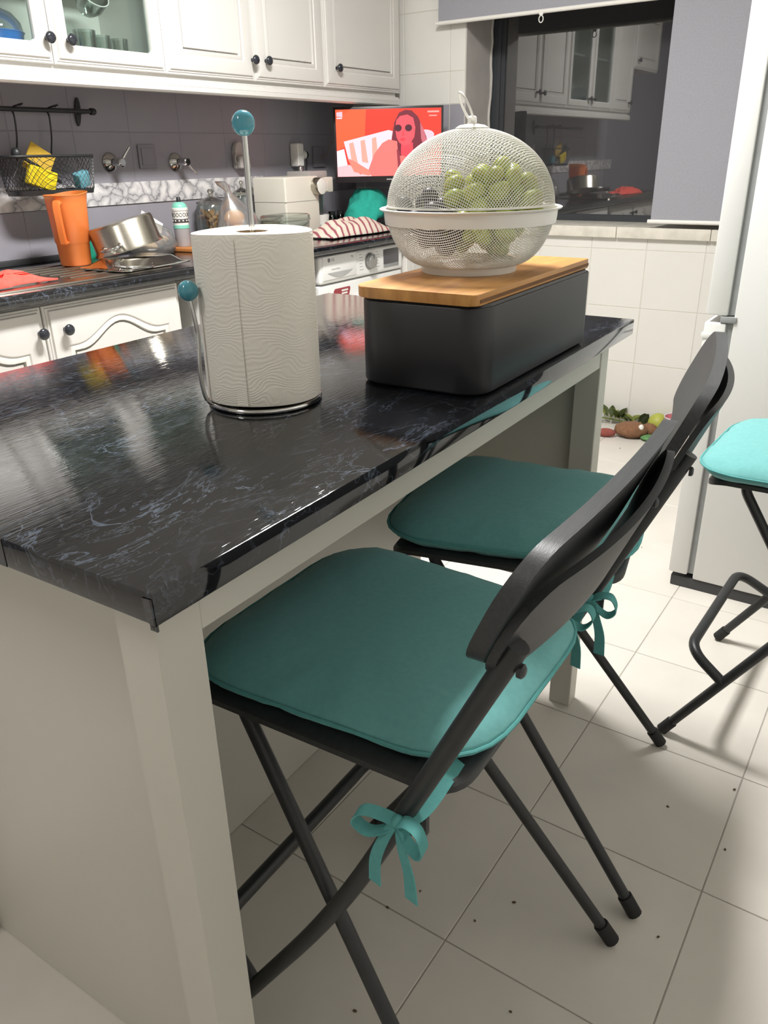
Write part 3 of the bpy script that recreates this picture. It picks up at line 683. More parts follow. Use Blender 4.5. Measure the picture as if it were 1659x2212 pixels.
# ================================================================== THINGS ON THE BACK WORKTOP
def cloth(name, nx, ny, fn, m, thick=.003, parent=None):
    """sheet of cloth from a height function fn(u,v)->(x,y,z), given thickness"""
    bm = bmesh.new(); g = [[bm.verts.new(fn(i/nx, j/ny)) for i in range(nx+1)] for j in range(ny+1)]
    for j in range(ny):
        for i in range(nx): bm.faces.new((g[j][i], g[j][i+1], g[j+1][i+1], g[j+1][i]))
    h = [[bm.verts.new(v.co-Vector((0, 0, thick))) for v in row] for row in g]
    for j in range(ny):
        for i in range(nx): bm.faces.new((h[j][i], h[j+1][i], h[j+1][i+1], h[j][i+1]))
    for i in range(nx): bm.faces.new((g[0][i+1], g[0][i], h[0][i], h[0][i+1])); bm.faces.new((g[ny][i], g[ny][i+1], h[ny][i+1], h[ny][i]))
    for j in range(ny): bm.faces.new((g[j][0], g[j+1][0], h[j+1][0], h[j][0])); bm.faces.new((g[j+1][nx], g[j][nx], h[j][nx], h[j+1][nx]))
    return put(name, from_bm(bm, name, True, 80), m, parent)
from mathutils import noise as NZ
def nz(x, y, s, seed=0): return NZ.noise(Vector((x*s+seed, y*s-seed*.7, seed*1.3)))
def redfn(u, v):
    a = (u-.5)*2; b_ = (v-.5)*2
    x = .02+.19*a+.03*nz(u, v, 3, 4)+.012*nz(u, v, 9, 6); y = .1*b_*(1-.5*u)+.03*nz(u, v, 4, 9)+.012*nz(u, v, 10, 1)
    edge = (1-abs(a)**4)*(1-abs(b_)**4)
    return (x, y, .007+edge*(.03*(1.15-u)+.03*abs(nz(u, v, 4, 2))+.022*abs(nz(u, v, 8, 5))))
o = cloth('dish_cloth', 40, 26, redfn, M_red, .004); o.location = (1.22, 2.2, CT+.006)
tag(o, 'crumpled coral red cloth lying over the front of the sink', 'cloth')
# orange pitcher
t = thing('pitcher', (1.705, 2.4, CT+.008), .0, 'tall translucent orange plastic pitcher standing by the sink', 'pitcher')
def rsq(z, r, k=.75, n=40):
    o = []
    for i in range(n):
        a = 2*PI*i/n; c, s_ = math.cos(a), math.sin(a); o.append((r*math.copysign(abs(c)**k, c), r*math.copysign(abs(s_)**k, s_), z))
    return o
bm = bmesh.new()
rings = [rsq(0, .042), rsq(.004, .045), rsq(.07, .048), rsq(.073, .051), rsq(.19, .058), rsq(.213, .06), rsq(.217, .063), rsq(.219, .061), rsq(.19, .055), rsq(.02, .042)]
for k_ in (5, 6, 7):                          # the rim rises to a spout
    rings[k_] = [(x*(1+.1*max(0, x)/.08), y, z+.012*max(0, x)/.08) for x, y, z in rings[k_]]
loft(bm, rings)
put('pitcher_body', from_bm(bm, 'pitcher_body', True, 50), M_orange, t)
bm = bmesh.new(); loft(bm, [[(x0, -.012, z0), (x1, -.012, z1), (x1, .012, z1), (x0, .012, z0)] for x0, z0, x1, z1 in ((-.058, .205, -.056, .19), (-.08, .203, -.073, .19), (-.088, .18, -.077, .175), (-.08, .1, -.07, .1), (-.074, .07, -.066, .078), (-.046, .072, -.046, .082))])
bmesh.ops.bevel(bm, geom=list(bm.edges), offset=.003, segments=2, affect='EDGES', clamp_overlap=True)
put('pitcher_handle', from_bm(bm, 'pitcher_handle', True, 50), M_orange, t, None, (0, 0, .55))
# upside-down pot leaning on a shiny baking tin
t = thing('baking_tin', (1.79, 2.2, CT+.0085), .08, 'shiny square metal tin upside down under the steel pot', 'tin')
M_mirror = mat('polished_tin', '#d6d4cf', .1, 1., nscale=12, namt=.03)
bm = bmesh.new(); loft(bm, [[(x, y, 0) for x, y in rrect(-.155, .155, -.11, .11, .03)], [(x, y, .004) for x, y in rrect(-.155, .155, -.11, .11, .03)], [(x, y, .006) for x, y in rrect(-.135, .135, -.092, .092, .03)], [(x, y, .026) for x, y in rrect(-.11, .11, -.07, .07, .03)]])
put('tin_body', from_bm(bm, 'tin_body', True, 40), M_mirror, t)
tube('tin_handle', fillet([(-.13, -.06, .012), (-.17, -.07, .02), (-.14, -.125, .012), (-.06, -.13, .006), (-.03, -.105, .012)], .02), .005, M_chrome, t, 10)
t = thing('saucepan', (1.85, 2.29, CT+.034), 0, 'steel saucepan lying tilted upside down on the tin', 'saucepan')
Rm = Matrix.Rotation(-.18, 3, 'X') @ Matrix.Rotation(-.17, 3, 'Y')
lathe('pan_body', [(.114, .02), (.117, .018), (.117, .0225), (.112, .03), (.11, .1), (.104, .108), (0, .11)], M_steel, t, 48, 40, Rm)
lathe('pan_inside', [(.113, .021), (.109, .03), (.107, .098), (0, .1)], M_steel, t, 48, 40, Rm)
tube('pan_handle', [Rm @ Vector(p) for p in fillet([(-.09, -.07, .045), (-.125, -.115, .04), (-.165, -.06, .04), (-.11, -.01, .045)], .03)], .0055, M_chrome, t, 10)
# bag of bread crusts
def bagfn(prof, n=26, wob=.12, seed=0):
    rings = []
    for r, z, dx in prof:
        rings.append([((r*(1+wob*nz(math.cos(2*PI*i/n), math.sin(2*PI*i/n)+z*6, 2.2, seed)))*math.cos(2*PI*i/n)+dx, (r*(1+wob*nz(math.sin(2*PI*i/n), z*9, 2.7, seed+3)))*math.sin(2*PI*i/n)*.8, z) for i in range(n)])
    bm = bmesh.new(); loft(bm, rings); return from_bm(bm, 'bag', True, 70)
t = thing('plastic_bag', (2.09, 2.46, CT+.003), 0, 'clear crumpled plastic bag with bread scraps behind the saucepan', 'bag')
put('bag_film', bagfn([(.08, 0, 0), (.1, .03, 0), (.085, .08, -.01), (.05, .11, -.035), (.02, .135, -.055)], 26, .25, 5), M_film, t)
M_bread = mat('bread_crust', '#b98a5c', .9, nscale=25, namt=.2, bump=.5, bscale=40)
for k in range(4): put('bread_piece', from_bm(uvs(.04, .024, .014), 'bread_piece'), mat('pale_bread', '#cdb48f', .9, nscale=25, namt=.15, bump=.5, bscale=40), t, (-.03+.03*(k % 3), -.01+.02*(k % 2), .028+.016*(k//2)), (.3*k, .2, .8*k))
bm = bmesh.new(); loft(bm, [[(-.06, 0, .09), (-.02, .01, .15), (.06, .0, .1), (.03, -.02, .07)], [(-.06, .004, .092), (-.02, .014, .152), (.06, .004, .102), (.03, -.016, .072)]])
put('paper_wrapper', from_bm(bm, 'paper_wrapper', False), M_paper, t)
# small green tumbler
item('tumbler', [(0, 0), (.028, 0), (.03, .01), (.034, .09), (.032, .09), (.028, .012), (0, .01)], mat('green_glass', '#2fa183', .15, nscale=10, namt=.05), (1.87, 2.535, CT+.001), 'small green tumbler half hidden behind the saucepan', 'tumbler')
# board and soap bottle
t = solid('chopping_board', (.2, .15, .014), mat('board_wood', '#b9773f', .5, nscale=10, namt=.15, stretch=(2, 30, 2)), (2.28, 2.44, CT+.0075), (0, 0, .15), 'small brown wooden board beneath the patterned bottle', 'board', .004)
t = thing('patterned_bottle', (2.24, 2.46, CT+.0152), 0, 'patterned white and mint bottle with a black cap on the board', 'bottle')
M_mint = mat('mint_plastic', '#7fc9b4', .35, nscale=10, namt=.04); M_wp = mat('bottle_white', '#e2ded8', .35, nscale=10, namt=.03)
lathe('bottle_lower', [(0, 0), (.028, 0), (.029, .004), (.029, .065)], mat('bottle_grey', '#9b9697', .3, nscale=20, namt=.06), t)
lathe('mint_band', [(.0293, .065), (.0302, .066), (.0302, .077), (.0293, .078)], M_mint, t)
lathe('bottle_upper', [(.029, .078), (.029, .128), (.031, .13), (.031, .138), (.029, .14)], M_wp, t)
lathe('bottle_shoulder', [(.029, .14), (.028, .147), (.02, .157), (.009, .16)], M_mint, t)
lathe('bottle_cap', [(.0085, .16), (.008, .174), (.005, .178), (0, .178)], M_black, t)
M_dot = mat('dark_print', '#4a4644', .5, nscale=10, namt=.05)
for k in range(14):
    a = 2*PI*k/14
    tube('printed_ring', [((.0294)*math.cos(a+.17*math.cos(b_)), .0294*math.sin(a+.17*math.cos(b_)), .115+.0065*math.sin(b_)) for b_ in [2*PI*i/12 for i in range(12)]], .0009, M_dot, t, 4, True)
lathe('printed_band', [(.0291, .086), (.0295, .0865), (.0295, .1), (.0291, .1005)], M_dot, t)
for k in range(12):
    a = 2*PI*k/12+.1; put('printed_dot', from_bm(uvs(.0035, .0035, .0035, 8, 6), 'printed_dot'), M_wp, t, (.0285*math.cos(a), .0285*math.sin(a), .0935))
# cookie jar
def jar(name, loc, r, h, label, fill):
    t = thing(name, loc, 0, label, 'jar', 'glass jars behind the paper roll')
    lathe('jar_glass', [(0, 0), (r*.95, 0), (r, .01), (r, h*.85), (r*.85, h), (r*.82, h), (r*.96, h*.84), (r*.96, .012), (0, .008)], M_clear, t)
    lathe('jar_lid', [(r*.9, h+.001), (r*.92, h+.01), (r*.5, h+.022), (r*.14, h+.03), (r*.12, h+.04), (r*.2, h+.05), (r*.12, h+.058), (0, h+.059)], clear('lid_glass', (.75, .75, .7), .22), t)
    if fill:
        for k in range(18):
            a = k*2.4; q = r*.55*((k % 3)/2)
            o = box('cookie', -.026, .026, -.008, .008, -.008, .008, M_bread, t, .004); o.location = (q*math.cos(a), q*math.sin(a), .03+h*.62*k/18); o.rotation_euler = (.4*math.sin(k), .7*math.cos(k*1.7), a)
jar('cookie_jar', (2.5, 2.552, CT+.001), .068, .15, 'glass jar of brown biscuits with a pointed lid', True)
jar('glass_jar', (2.71, 2.576, CT+.001), .045, .175, 'empty clear glass jar behind the bag of bread', False)
# tied bag with bread rolls
t = thing('bread_bag', (2.46, 2.375, CT+.003), 0, 'tied clear bag of bread rolls between biscuit jar and coffee machine', 'bag')
put('bag_film', bagfn([(.055, 0, 0), (.088, .02, .005), (.1, .07, .01), (.078, .12, 0), (.045, .165, -.018), (.015, .195, -.035), (.012, .205, -.038), (.026, .225, -.058), (.02, .24, -.08)], 26, .18, 11), M_film, t)
M_roll = mat('bread_roll', '#d9a25f', .85, nscale=12, namt=.18)
for k, (x, y, z, r) in enumerate(((-.02, -.02, .045, .05), (.045, .0, .04, .045), (.005, .02, .1, .048))): put('bread_roll', from_bm(uvs(r, r*.75, r*.7), 'bread_roll'), M_roll, t, (x, y, z))
# food box
t = thing('food_container', (2.665, 2.3, CT+.001), .05, 'clear lidded food box with red and cream contents', 'container')
bm = bmesh.new(); loft(bm, [[(x, y, z) for x, y in rrect(-.1*k, .1*k, -.065*k, .065*k, .025)] for z, k in ((0, .9), (.004, .93), (.08, 1), (.082, 1.03), (.086, 1.03), (.083, .97), (.01, .9))], True, True)
put('container_body', from_bm(bm, 'container_body', True, 40), M_clear, t)
bm = bmesh.new(); loft(bm, [[(x, y, z) for x, y in rrect(-.1*k, .1*k, -.065*k, .065*k, .03)] for z, k in ((.087, 1.03), (.1, 1.02), (.106, .95), (.107, .5))], True, True); put('container_lid', from_bm(bm, 'container_lid', True, 40), M_clear, t)
put('food_portion', from_bm(uvs(.045, .04, .02), 'food_portion'), mat('food_red', '#b5472c', .6, nscale=30, namt=.2), t, (.02, 0, .04))
put('food_portion', from_bm(uvs(.04, .04, .016), 'food_portion'), mat('food_cream', '#e6cfa0', .6, nscale=30, namt=.1), t, (-.04, 0, .034))
# coffee machine
t = thing('coffee_machine', (2.93, 2.50, CT+.001), 0, 'white coffee machine with a big steel knob and milk spout', 'coffee machine')
M_cof = mat('machine_white', '#e2ddd0', .35, nscale=5, namt=.02)
box('machine_body', -.125, .11, -.09, .1, .002, .243, M_cof, t, .012, 3)
box('body_seam', -.1265, .1115, -.0915, .1, .142, .1432, M_print2, t)
lathe('steam_knob', [(.036, 0), (.036, .035), (.034, .0375)], M_steel, t, 36, 40, RX, loc=(.085, -.09, .2))
lathe('knob_cap', [(.034, .0372), (.03, .0385), (0, .039)], M_cream, t, 36, 40, RX, loc=(.085, -.09, .2))
box('brew_head', .11, .235, -.075, .06, .17, .235, M_cof, t, .006, 2)
box('head_top', .09, .225, -.05, .08, .235, .262, mat('machine_grey', '#a8a3a0', .4, nscale=8, namt=.03), t, .006, 2)
tube('coffee_spout', [(.19, -.04, .17), (.19, -.04, .115)], .0055, M_chrome, t, 10)
box('head_lever', .17, .19, -.083, -.07, .175, .215, M_cof, t, .004)
box('machine_column', .105, .185, -.05, .1, .002, .17, mat('machine_column_grey', '#6f6d70', .4, .3, nscale=8, namt=.04), t, .006)
box('drip_tray', .11, .25, -.085, .09, .0, .03, M_seal, t, .008)
lathe('filter_cup', [(0, .031), (.03, .031), (.034, .075), (.032, .075), (.028, .034)], M_cream, t, loc=(.165, -.055, 0))
lathe('water_knob', [(0, .262), (.012, .262), (.012, .275), (.006, .285), (0, .286)], M_chrome, t, loc=(.13, .03, 0))
# striped tea towel and teal cloth
M_stripe = striped('striped_tea_towel', '#d8cdbd', '#9a5560', 9, .78, .5)
def tow(u, v):
    a, b_ = (u-.5)*2, (v-.5)*2
    hump = (1-abs(a)**2.2)*(1-abs(b_)**2.5)
    return (.24*a+.02*nz(u, v, 3, 1), .1*b_+.02*nz(u, v, 3, 8), .006+.058*hump+.02*hump*nz(u, v, 5, 3))
o = cloth('tea_towel', 44, 26, tow, M_stripe, .004); o.location = (3.03, 2.245, CT+.004); o.rotation_euler = (0, 0, -.05)
tag(o, 'striped cream and maroon tea towel heaped on the worktop edge', 'towel')
bm = uvs(.15, .09, .1, 40, 24)
for v in bm.verts:
    p = v.co.copy(); k = 1+.16*NZ.noise(p*14+Vector((3, 1, 7)))+.07*NZ.noise(p*34); v.co = Vector((p.x*k, p.y*k, max(-.03, p.z*k)))
    if p.x < -.06: v.co.z -= .03
o = put('teal_cloth', from_bm(bm, 'teal_cloth', True, 80), mat('teal_fleece', '#2aa694', .95, nscale=60, namt=.06, bump=.5, bscale=80, bdist=.004)); o.location = (3.36, 2.365, CT+.078)
tag(o, 'bundled bright teal cloth heaped behind the striped towel', 'cloth')
for x, la in ((3.28, 'dark little spice jar nearer the coffee machine, behind the teal cloth'), (3.35, 'dark little spice jar further right behind the teal cloth')):
    t = thing('spice_jar', (x, 2.53, CT+.001), 0, la, 'jar', 'dark spice jars behind the teal cloth')
    lathe('jar_glass', [(0, 0), (.02, 0), (.021, .05), (.016, .06)], clear('dark_glass', (.2, .2, .2), .15), t)
    lathe('jar_cap', [(.0165, .06), (.0165, .075), (0, .076)], M_black, t)

# ================================================================== ISLAND
TH_I = math.radians(1.42296); AX, AY = .329, .44065
cI, sI = math.cos(TH_I), math.sin(TH_I)
def I(x, y, z=.9): return Vector((AX+cI*x-sI*y, AY+sI*x+cI*y, z))
LI, WI = 1.226, .735
t = thing('kitchen_island', I(0, 0, 0), TH_I, 'white kitchen island frame with back cabinet carrying the black top', 'island')
OV = .037
box('corner_leg', .026, .078, OV, OV+.05, 0, .871, M_isl, t, .0006, 1)
box('corner_leg', 1.163, 1.205, OV, OV+.05, 0, .871, M_isl, t, .0015, 1)
box('front_rail', .0785, 1.1625, OV+.002, OV+.03, .812, .871, M_isl, t, .0015, 1)
box('end_panel', .092, .11, OV+.0502, .70, 0.001, .871, M_isl, t)
box('corner_leg', .026, .078, .66, .71, 0, .871, M_isl, t, .0006, 1)
box('end_panel', 1.188, 1.2045, OV+.051, .70, .3, .871, M_isl, t, .001, 1)
box('back_panel', .1105, 1.187, .455, .473, .001, .871, M_isl, t, .001, 1)
box('cabinet_side', .1105, .14, .4735, .70, .001, .871, M_isl, t); box('cabinet_side', 1.169, 1.187, .4735, .70, .001, .871, M_isl, t)
box('cabinet_base', .14, 1.169, .4735, .70, .06, .078, M_isl, t)
for k in range(2): box('cabinet_door', .107+k*.541, .107+k*.541+.538, .7005, .718, .07, .868, M_isl, t, .002)
top = thing('island_worktop', I(0, 0, .8715), TH_I, 'glossy black marble-film worktop of the island with dog-eared corner', 'worktop')
bm = bmesh.new(); addbox(bm, 0, LI, 0, WI, .0, .0285, .0014, 2); put('worktop_slab', from_bm(bm, 'worktop_slab'), M_marble, top)
# folded foil at the corner and the film seam on the short edge
bm = bmesh.new(); loft(bm, [[(-.0012, .003, .024), (-.0012, .012, .0235), (-.0012, .008, .002), (-.0012, .001, -.003)], [(-.0004, .001, .024), (-.0004, .011, .0235), (-.0004, .007, .002), (-.0004, .0, -.003)]])
put('folded_film_corner', from_bm(bm, 'folded_film_corner', False), M_marble, top)
box('film_tab', -.0012, .001, -.0012, .0068, -.0045, .001, M_marble, top, .0004, 1)
box('film_seam', -.0006, .0003, .19, .36, .0005, .028, M_marble, top)

# ---- paper towel holder and roll
HC = I(.45, .27)
t = thing('paper_towel_holder', HC, TH_I, 'chrome wire paper towel holder with pale blue ball ends', 'holder')
RB = .073
tube('base_ring', [(RB*math.cos(a), RB*math.sin(a), .004) for a in [2*PI*i/48 for i in range(48)]], .0035, M_chrome, t, 10, True)
tube('base_spoke', [(-RB, 0, .004), (RB, 0, .004)], .003, M_chrome, t, 8)
lathe('base_plate', [(0, .001), (.069, .001), (.069, .0025), (0, .0025)], M_black, t, 40)
tube('centre_rod', [(0, 0, .003), (0, 0, .326)], .0038, M_chrome, t, 12)
put('rod_ball', from_bm(uvs(.0138, .0138, .0142, 28, 18), 'rod_ball'), M_blueball, t, (0, 0, .337))
ua = math.radians(153); ux, uy = math.cos(ua), math.sin(ua)
def arm(d, z): return (ux*d, uy*d, z)
tube('side_arm', smooth_path([arm(.066, .004), arm(.078, .008), arm(.084, .02), arm(.0865, .05), arm(.084, .09), arm(.085, .11), arm(.089, .142)], 8), .0028, M_chrome, t, 10)
put('arm_ball', from_bm(uvs(.0125, .0125, .0125, 28, 18), 'arm_ball'), M_blueball, t, arm(.09, .152))
rl = thing('paper_towel_roll', HC+Vector((0, 0, .0085)), 0, 'thick cream quilted paper towel roll on the chrome holder', 'paper roll')
RR = .0755; bm = bmesh.new(); n = 96
def rr_(i, z, k=1):
    a = 2*PI*i/n; r = RR*k*(1+.004*math.sin(a*3+1)+.003*nz(math.cos(a), math.sin(a)+z*3, 3, 2))
    return (r*math.cos(a), r*math.sin(a), z+(.0012*math.sin(a*2+.5)))
loft(bm, [[(.02*math.cos(2*PI*i/n), .02*math.sin(2*PI*i/n), .001) for i in range(n)], [rr_(i, .0015, .985) for i in range(n)], [rr_(i, .005) for i in range(n)]]+[[rr_(i, .005+.2*j/10) for i in range(n)] for j in range(1, 11)]+[[rr_(i, .2085, .99) for i in range(n)], [rr_(i, .208, .6) for i in range(n)], [(.02*math.cos(2*PI*i/n), .02*math.sin(2*PI*i/n), .2075) for i in range(n)]], False, False)
put('paper_sheets', from_bm(bm, 'paper_sheets', True, 50), M_towel, rl)
lathe('cardboard_core', [(.0195, .002), (.0195, .207), (.0182, .207), (.0182, .002)], mat('cardboard', '#a98e6c', .9, nscale=30, namt=.1), rl)
bm = bmesh.new(); am = math.radians(205)       # loose end of the outer sheet
loft(bm, [[((RR+d)*math.cos(am+f), (RR+d)*math.sin(am+f), .004+.2*j/8) for f, d in ((-.18, .0002), (.0, .0012), (.012, .0013), (.012, .0004), (-.17, -.0004))] for j in range(9)])
put('loose_sheet_edge', from_bm(bm, 'loose_sheet_edge', True, 50), M_towel, rl)

# ---- bread bin
t = thing('bread_bin', I(.8, .113), TH_I, 'matt black metal bread bin standing on the island', 'bread bin')
M_bin = mat('bin_black_metal', '#1d1e21', .45, nscale=30, namt=.06)
bx0, bx1, by0, by1 = -.219, .208, -.1, .1
bm = bmesh.new()
O = lambda i, r=.04: rrect(bx0+i, bx1-i, by0+i, by1-i, r-i, 8)
loft(bm, [[(x, y, .001) for x, y in O(.006)], [(x, y, .004) for x, y in O(.001)], [(x, y, .006) for x, y in O(0)], [(x, y, .116) for x, y in O(0)], [(x, y, .1175) for x, y in O(.001)], [(x, y, .1175) for x, y in O(.004)], [(x, y, .121) for x, y in O(.006)], [(x, y, .121) for x, y in O(.009)], [(x, y, .01) for x, y in O(.01)]])
put('bin_body', from_bm(bm, 'bin_body', True, 35), M_bin, t)
bm = bmesh.new(); Lo = []
for cx, cy, a0_, r0 in ((.2, -.095, -PI/2, .006), (.2, .1, 0, .03), (-.222, .1, PI/2, .034), (-.222, -.095, PI, .012)):
    sx_ = -1 if cx > 0 else 1; sy_ = 1 if cy < 0 else -1
    for i in range(7): q = a0_+PI/2*i/6; Lo.append((cx+sx_*r0+r0*math.cos(q), cy+sy_*r0+r0*math.sin(q)))
addprism(bm, Lo, 0, .0145); bmesh.ops.bevel(bm, geom=[e for e in bm.edges if abs(e.verts[0].co.z-e.verts[1].co.z) < 1e-5], offset=.001, segments=1, affect='EDGES')
lid = put('bamboo_lid', from_bm(bm, 'bamboo_lid', True, 30), M_bamboo, t, (0, .004, .1215), (0, 0, .004)); lid['label'] = 'bamboo board lid'
box('lid_groove', -.21, .196, -.0958, -.094, .003, .0075, mat('groove_brown', '#6f4a25', .7, nscale=30, namt=.1), lid)

# ---- mesh fruit basket with dome
BC = I(.786, .138, 1.0362)
M_mesh = mat('cream_coated_wire', '#e6e4dd', .45, nscale=40, namt=.03)
t = thing('fruit_basket', BC, TH_I, 'cream wire mesh fruit bowl on the bamboo lid', 'basket')
lathe('foot_ring', [(.066, 0), (.0715, 0), (.0725, .002), (.071, .017), (.067, .018), (.066, .002)], M_cream, t, 56)
def bowl_r(f):  # radius and height along the bowl wall, f 0..1
    a = f*PI/2; return .05+.078*math.sin(a*.98), .012+.085*(1-math.cos(a*.95))/(1-math.cos(PI/2*.95))
RZ = .0885
lathe('bowl_rim', [(.1245, .069), (.1262, .069), (.1275, .078), (.128, .0865), (.1335, .0885), (.1345, .0905), (.1325, .0915), (.126, .0905), (.1245, .085), (.1235, .075), (.1238, .0705)], M_cream, t, 72, 50)
def wire_net(name, surf, n, r, parent, seg=44):
    """square woven net laid over a surface: surf(px,py) for a point of the unit disc"""
    bm = bmesh.new()
    for axis in (0, 1):
        for i in range(-n, n+1):
            a = i/(n+.35); h = math.sqrt(max(0, 1-a*a))
            if h < .06: continue
            k = max(6, int(seg*h)); P_ = []
            for j in range(k+1):
                b_ = -h+2*h*j/k; P_.append(surf(a, b_) if axis == 0 else surf(b_, a))
            addtube(bm, P_, r, 3, caps=False)
    o = put(name, from_bm(bm, name, True, 180), M_mesh, parent); o['kind'] = 'stuff'; return o
def s_bowl(x, y):
    d = math.hypot(x, y); a = math.atan2(y, x)
    if d < .3: r, z = .068*d/.3, .010
    else:
        f = (d-.3)/.7; ang = f*1.25; r = .068+(.1235-.068)*math.sin(ang)/math.sin(1.25); z = .010+.066*(1-math.cos(ang))/(1-math.cos(1.25))
    return (r*math.cos(a), r*math.sin(a), z)
def s_dome(x, y):
    d = math.hypot(x, y); a = math.atan2(y, x); ang = d*PI/2
    return (.1225*math.sin(ang)*math.cos(a), .1225*math.sin(ang)*math.sin(a), .104*math.cos(ang))
wire_net('bowl_net', s_bowl, 44, .00058, t)
dm = thing('basket_dome', BC+Vector((0, 0, .0925)), TH_I, 'cream wire mesh dome cover with a loop handle over the fruit', 'cover')
wire_net('dome_net', s_dome, 44, .00058, dm)
tube('dome_edge', [(.1225*math.cos(a), .1225*math.sin(a), .0015) for a in [2*PI*i/64 for i in range(64)]], .0016, M_cream, dm, 6, True)
lathe('dome_cap', [(0, .101), (.02, .1015), (.024, .1035), (.018, .107), (.006, .109), (.005, .113), (0, .114)], M_cream, dm, 36)
hd = (rt*-.5+Vector((0, 0, 1))).normalized(); wd = Vector((math.cos(YAW+.2), math.sin(YAW+.2), 0)); iR = Matrix.Rotation(-TH_I, 3, 'Z')
tube('dome_handle', [iR @ (Vector((0, 0, .112))+hd*(.021-.021*math.cos(a))+wd*(.015*math.sin(a)) - hd*.001) for a in [2*PI*i/30 for i in range(30)]], .0018, M_cream, dm, 8, True)
lathe('handle_collar', [(0, .108), (.0065, .108), (.0065, .117), (.004, .119), (0, .119)], M_cream, dm, 16)
# grapes
def grape_mesh(a, b_, m, nm):
    me = from_bm(uvs(a, a, b_, 14, 9), nm); me.materials.append(m); return me
M_gg = mat('green_grape_skin', '#9fb33c', .3, nscale=30, namt=.12, Subsurface_Weight=.25); M_bg = mat('dark_grape_skin', '#2a2435', .4, nscale=30, namt=.15)
GG = grape_mesh(.0128, .0165, M_gg, 'grape'); BG = grape_mesh(.0125, .015, M_bg, 'grape')
def bunch(name, cen, rad, count, me, label, mind, stemcol):
    t = thing(name, BC, 0, label, 'grapes'); pts = []
    cen = Vector(cen); tries = 0
    while len(pts) < count and tries < 40000:
        tries += 1; p = Vector([random.uniform(-1, 1) for _ in range(3)])
        if p.length > 1: continue
        p = Vector((p.x*rad[0], p.y*rad[1], p.z*rad[2]))+cen
        rh = math.hypot(p.x, p.y); z = p.z
        if z < .0285: continue
        lim = (.062+.05*min(1, (z-.02)/.06)) if z < .08 else .115*math.sqrt(max(0, 1-((z-.09)/.108)**2))
        if rh > lim-.016 or any((p-q).length < mind for q in pts): continue
        pts.append(p)
    for p in pts:
        o = put('grape', me, None, t, p); o.rotation_euler = (random.uniform(-1.2, 1.2), random.uniform(-1.2, 1.2), random.uniform(0, 6))
    tube('bunch_stem', smooth_path([tuple(cen+Vector((0, 0, -.03))), tuple(cen+Vector((.008, .004, 0))), tuple(cen+Vector((-.004, .002, rad[2]*.8)))]), .002, stemcol, t, 6)
M_stem = mat('grape_stem', '#7a8a3a', .7, nscale=30, namt=.1)
gr = rt*.036
bunch('green_grapes', (gr.x, gr.y, .085), (.08, .085, .066), 64, GG, 'bunch of pale green grapes on the right inside the mesh basket', .0215, M_stem)
gl = rt*-.066
bunch('dark_grapes', (gl.x, gl.y, .065), (.042, .05, .045), 20, BG, 'bunch of dark purple grapes on the left inside the mesh basket', .0215, M_stem)

# ================================================================== BAR CHAIRS
def seat_outline(hf, hb, yf, yb, rc=.07, rb=.085, n=7):
    """rounded trapezium, wide at the front"""
    P_ = [(hf, yf), (-hf, yf), (-hb, yb), (hb, yb)]; rad = (rc, rc, rb, rb); out = []
    for i in range(4):
        p = Vector(P_[i]); a = Vector(P_[i-1]); b_ = Vector(P_[(i+1) % 4]); r = rad[i]
        s_ = p+(a-p).normalized()*r; e = p+(b_-p).normalized()*r
        for j in range(n+1): q = j/n; v = (1-q)**2*s_+2*q*(1-q)*p+q*q*e; out.append((v.x, v.y))
    return out
def inset(out, d):
    cx = sum(p[0] for p in out)/len(out); cy = sum(p[1] for p in out)/len(out); o = []
    for x, y in out:
        v = Vector((x-cx, y-cy)); L_ = v.length; v = v*max(0, (L_-d)/L_); o.append((cx+v.x, cy+v.y))
    return o
def dense(out, m=3):
    o = []
    for i in range(len(out)):
        a, b_ = out[i], out[(i+1) % len(out)]; k = max(1, int(math.hypot(b_[0]-a[0], b_[1]-a[1])/.012))
        for j in range(k): o.append((a[0]+(b_[0]-a[0])*j/k, a[1]+(b_[1]-a[1])*j/k))
    return o
def plate(name, hw, z0, z1, y0, bend, lean, th, rc, parent, m):
    """bent upright panel of the backrest; outline with rounded ends in x-z"""
    o2 = rrect(-hw, hw, z0, z1, rc, 7); bm = bmesh.new(); g = dense(o2); zc = (z0+z1)/2
    yy = lambda x, z: y0+bend*(x/hw)**2+lean*(z-zc)
    ks = (1, .8, .6, .4, .2, .06)
    def ring(k, off, e=0): return [(x*k, yy(x*k, zc+(z-zc)*k)+off, zc+(z-zc)*k) for x, z in (inset(g, e) if e else g)]
    loft(bm, [ring(k, -th/2) for k in ks[::-1]]+[ring(1, -th/2, .0) for _ in (0,)]+[ring(1, th/2-.0, 0)]+[ring(k, th/2) for k in ks], True, True)
    bmesh.ops.remove_doubles(bm, verts=bm.verts, dist=1e-5)
    return put(name, from_bm(bm, name, True, 40), m, parent)
F_ = (.226, .255, .010); K_ = (.213, .005, .407); T_ = (.202, -.19, .83)
R_ = (.232, -.209, .010); S_ = (.149, .184, .572)
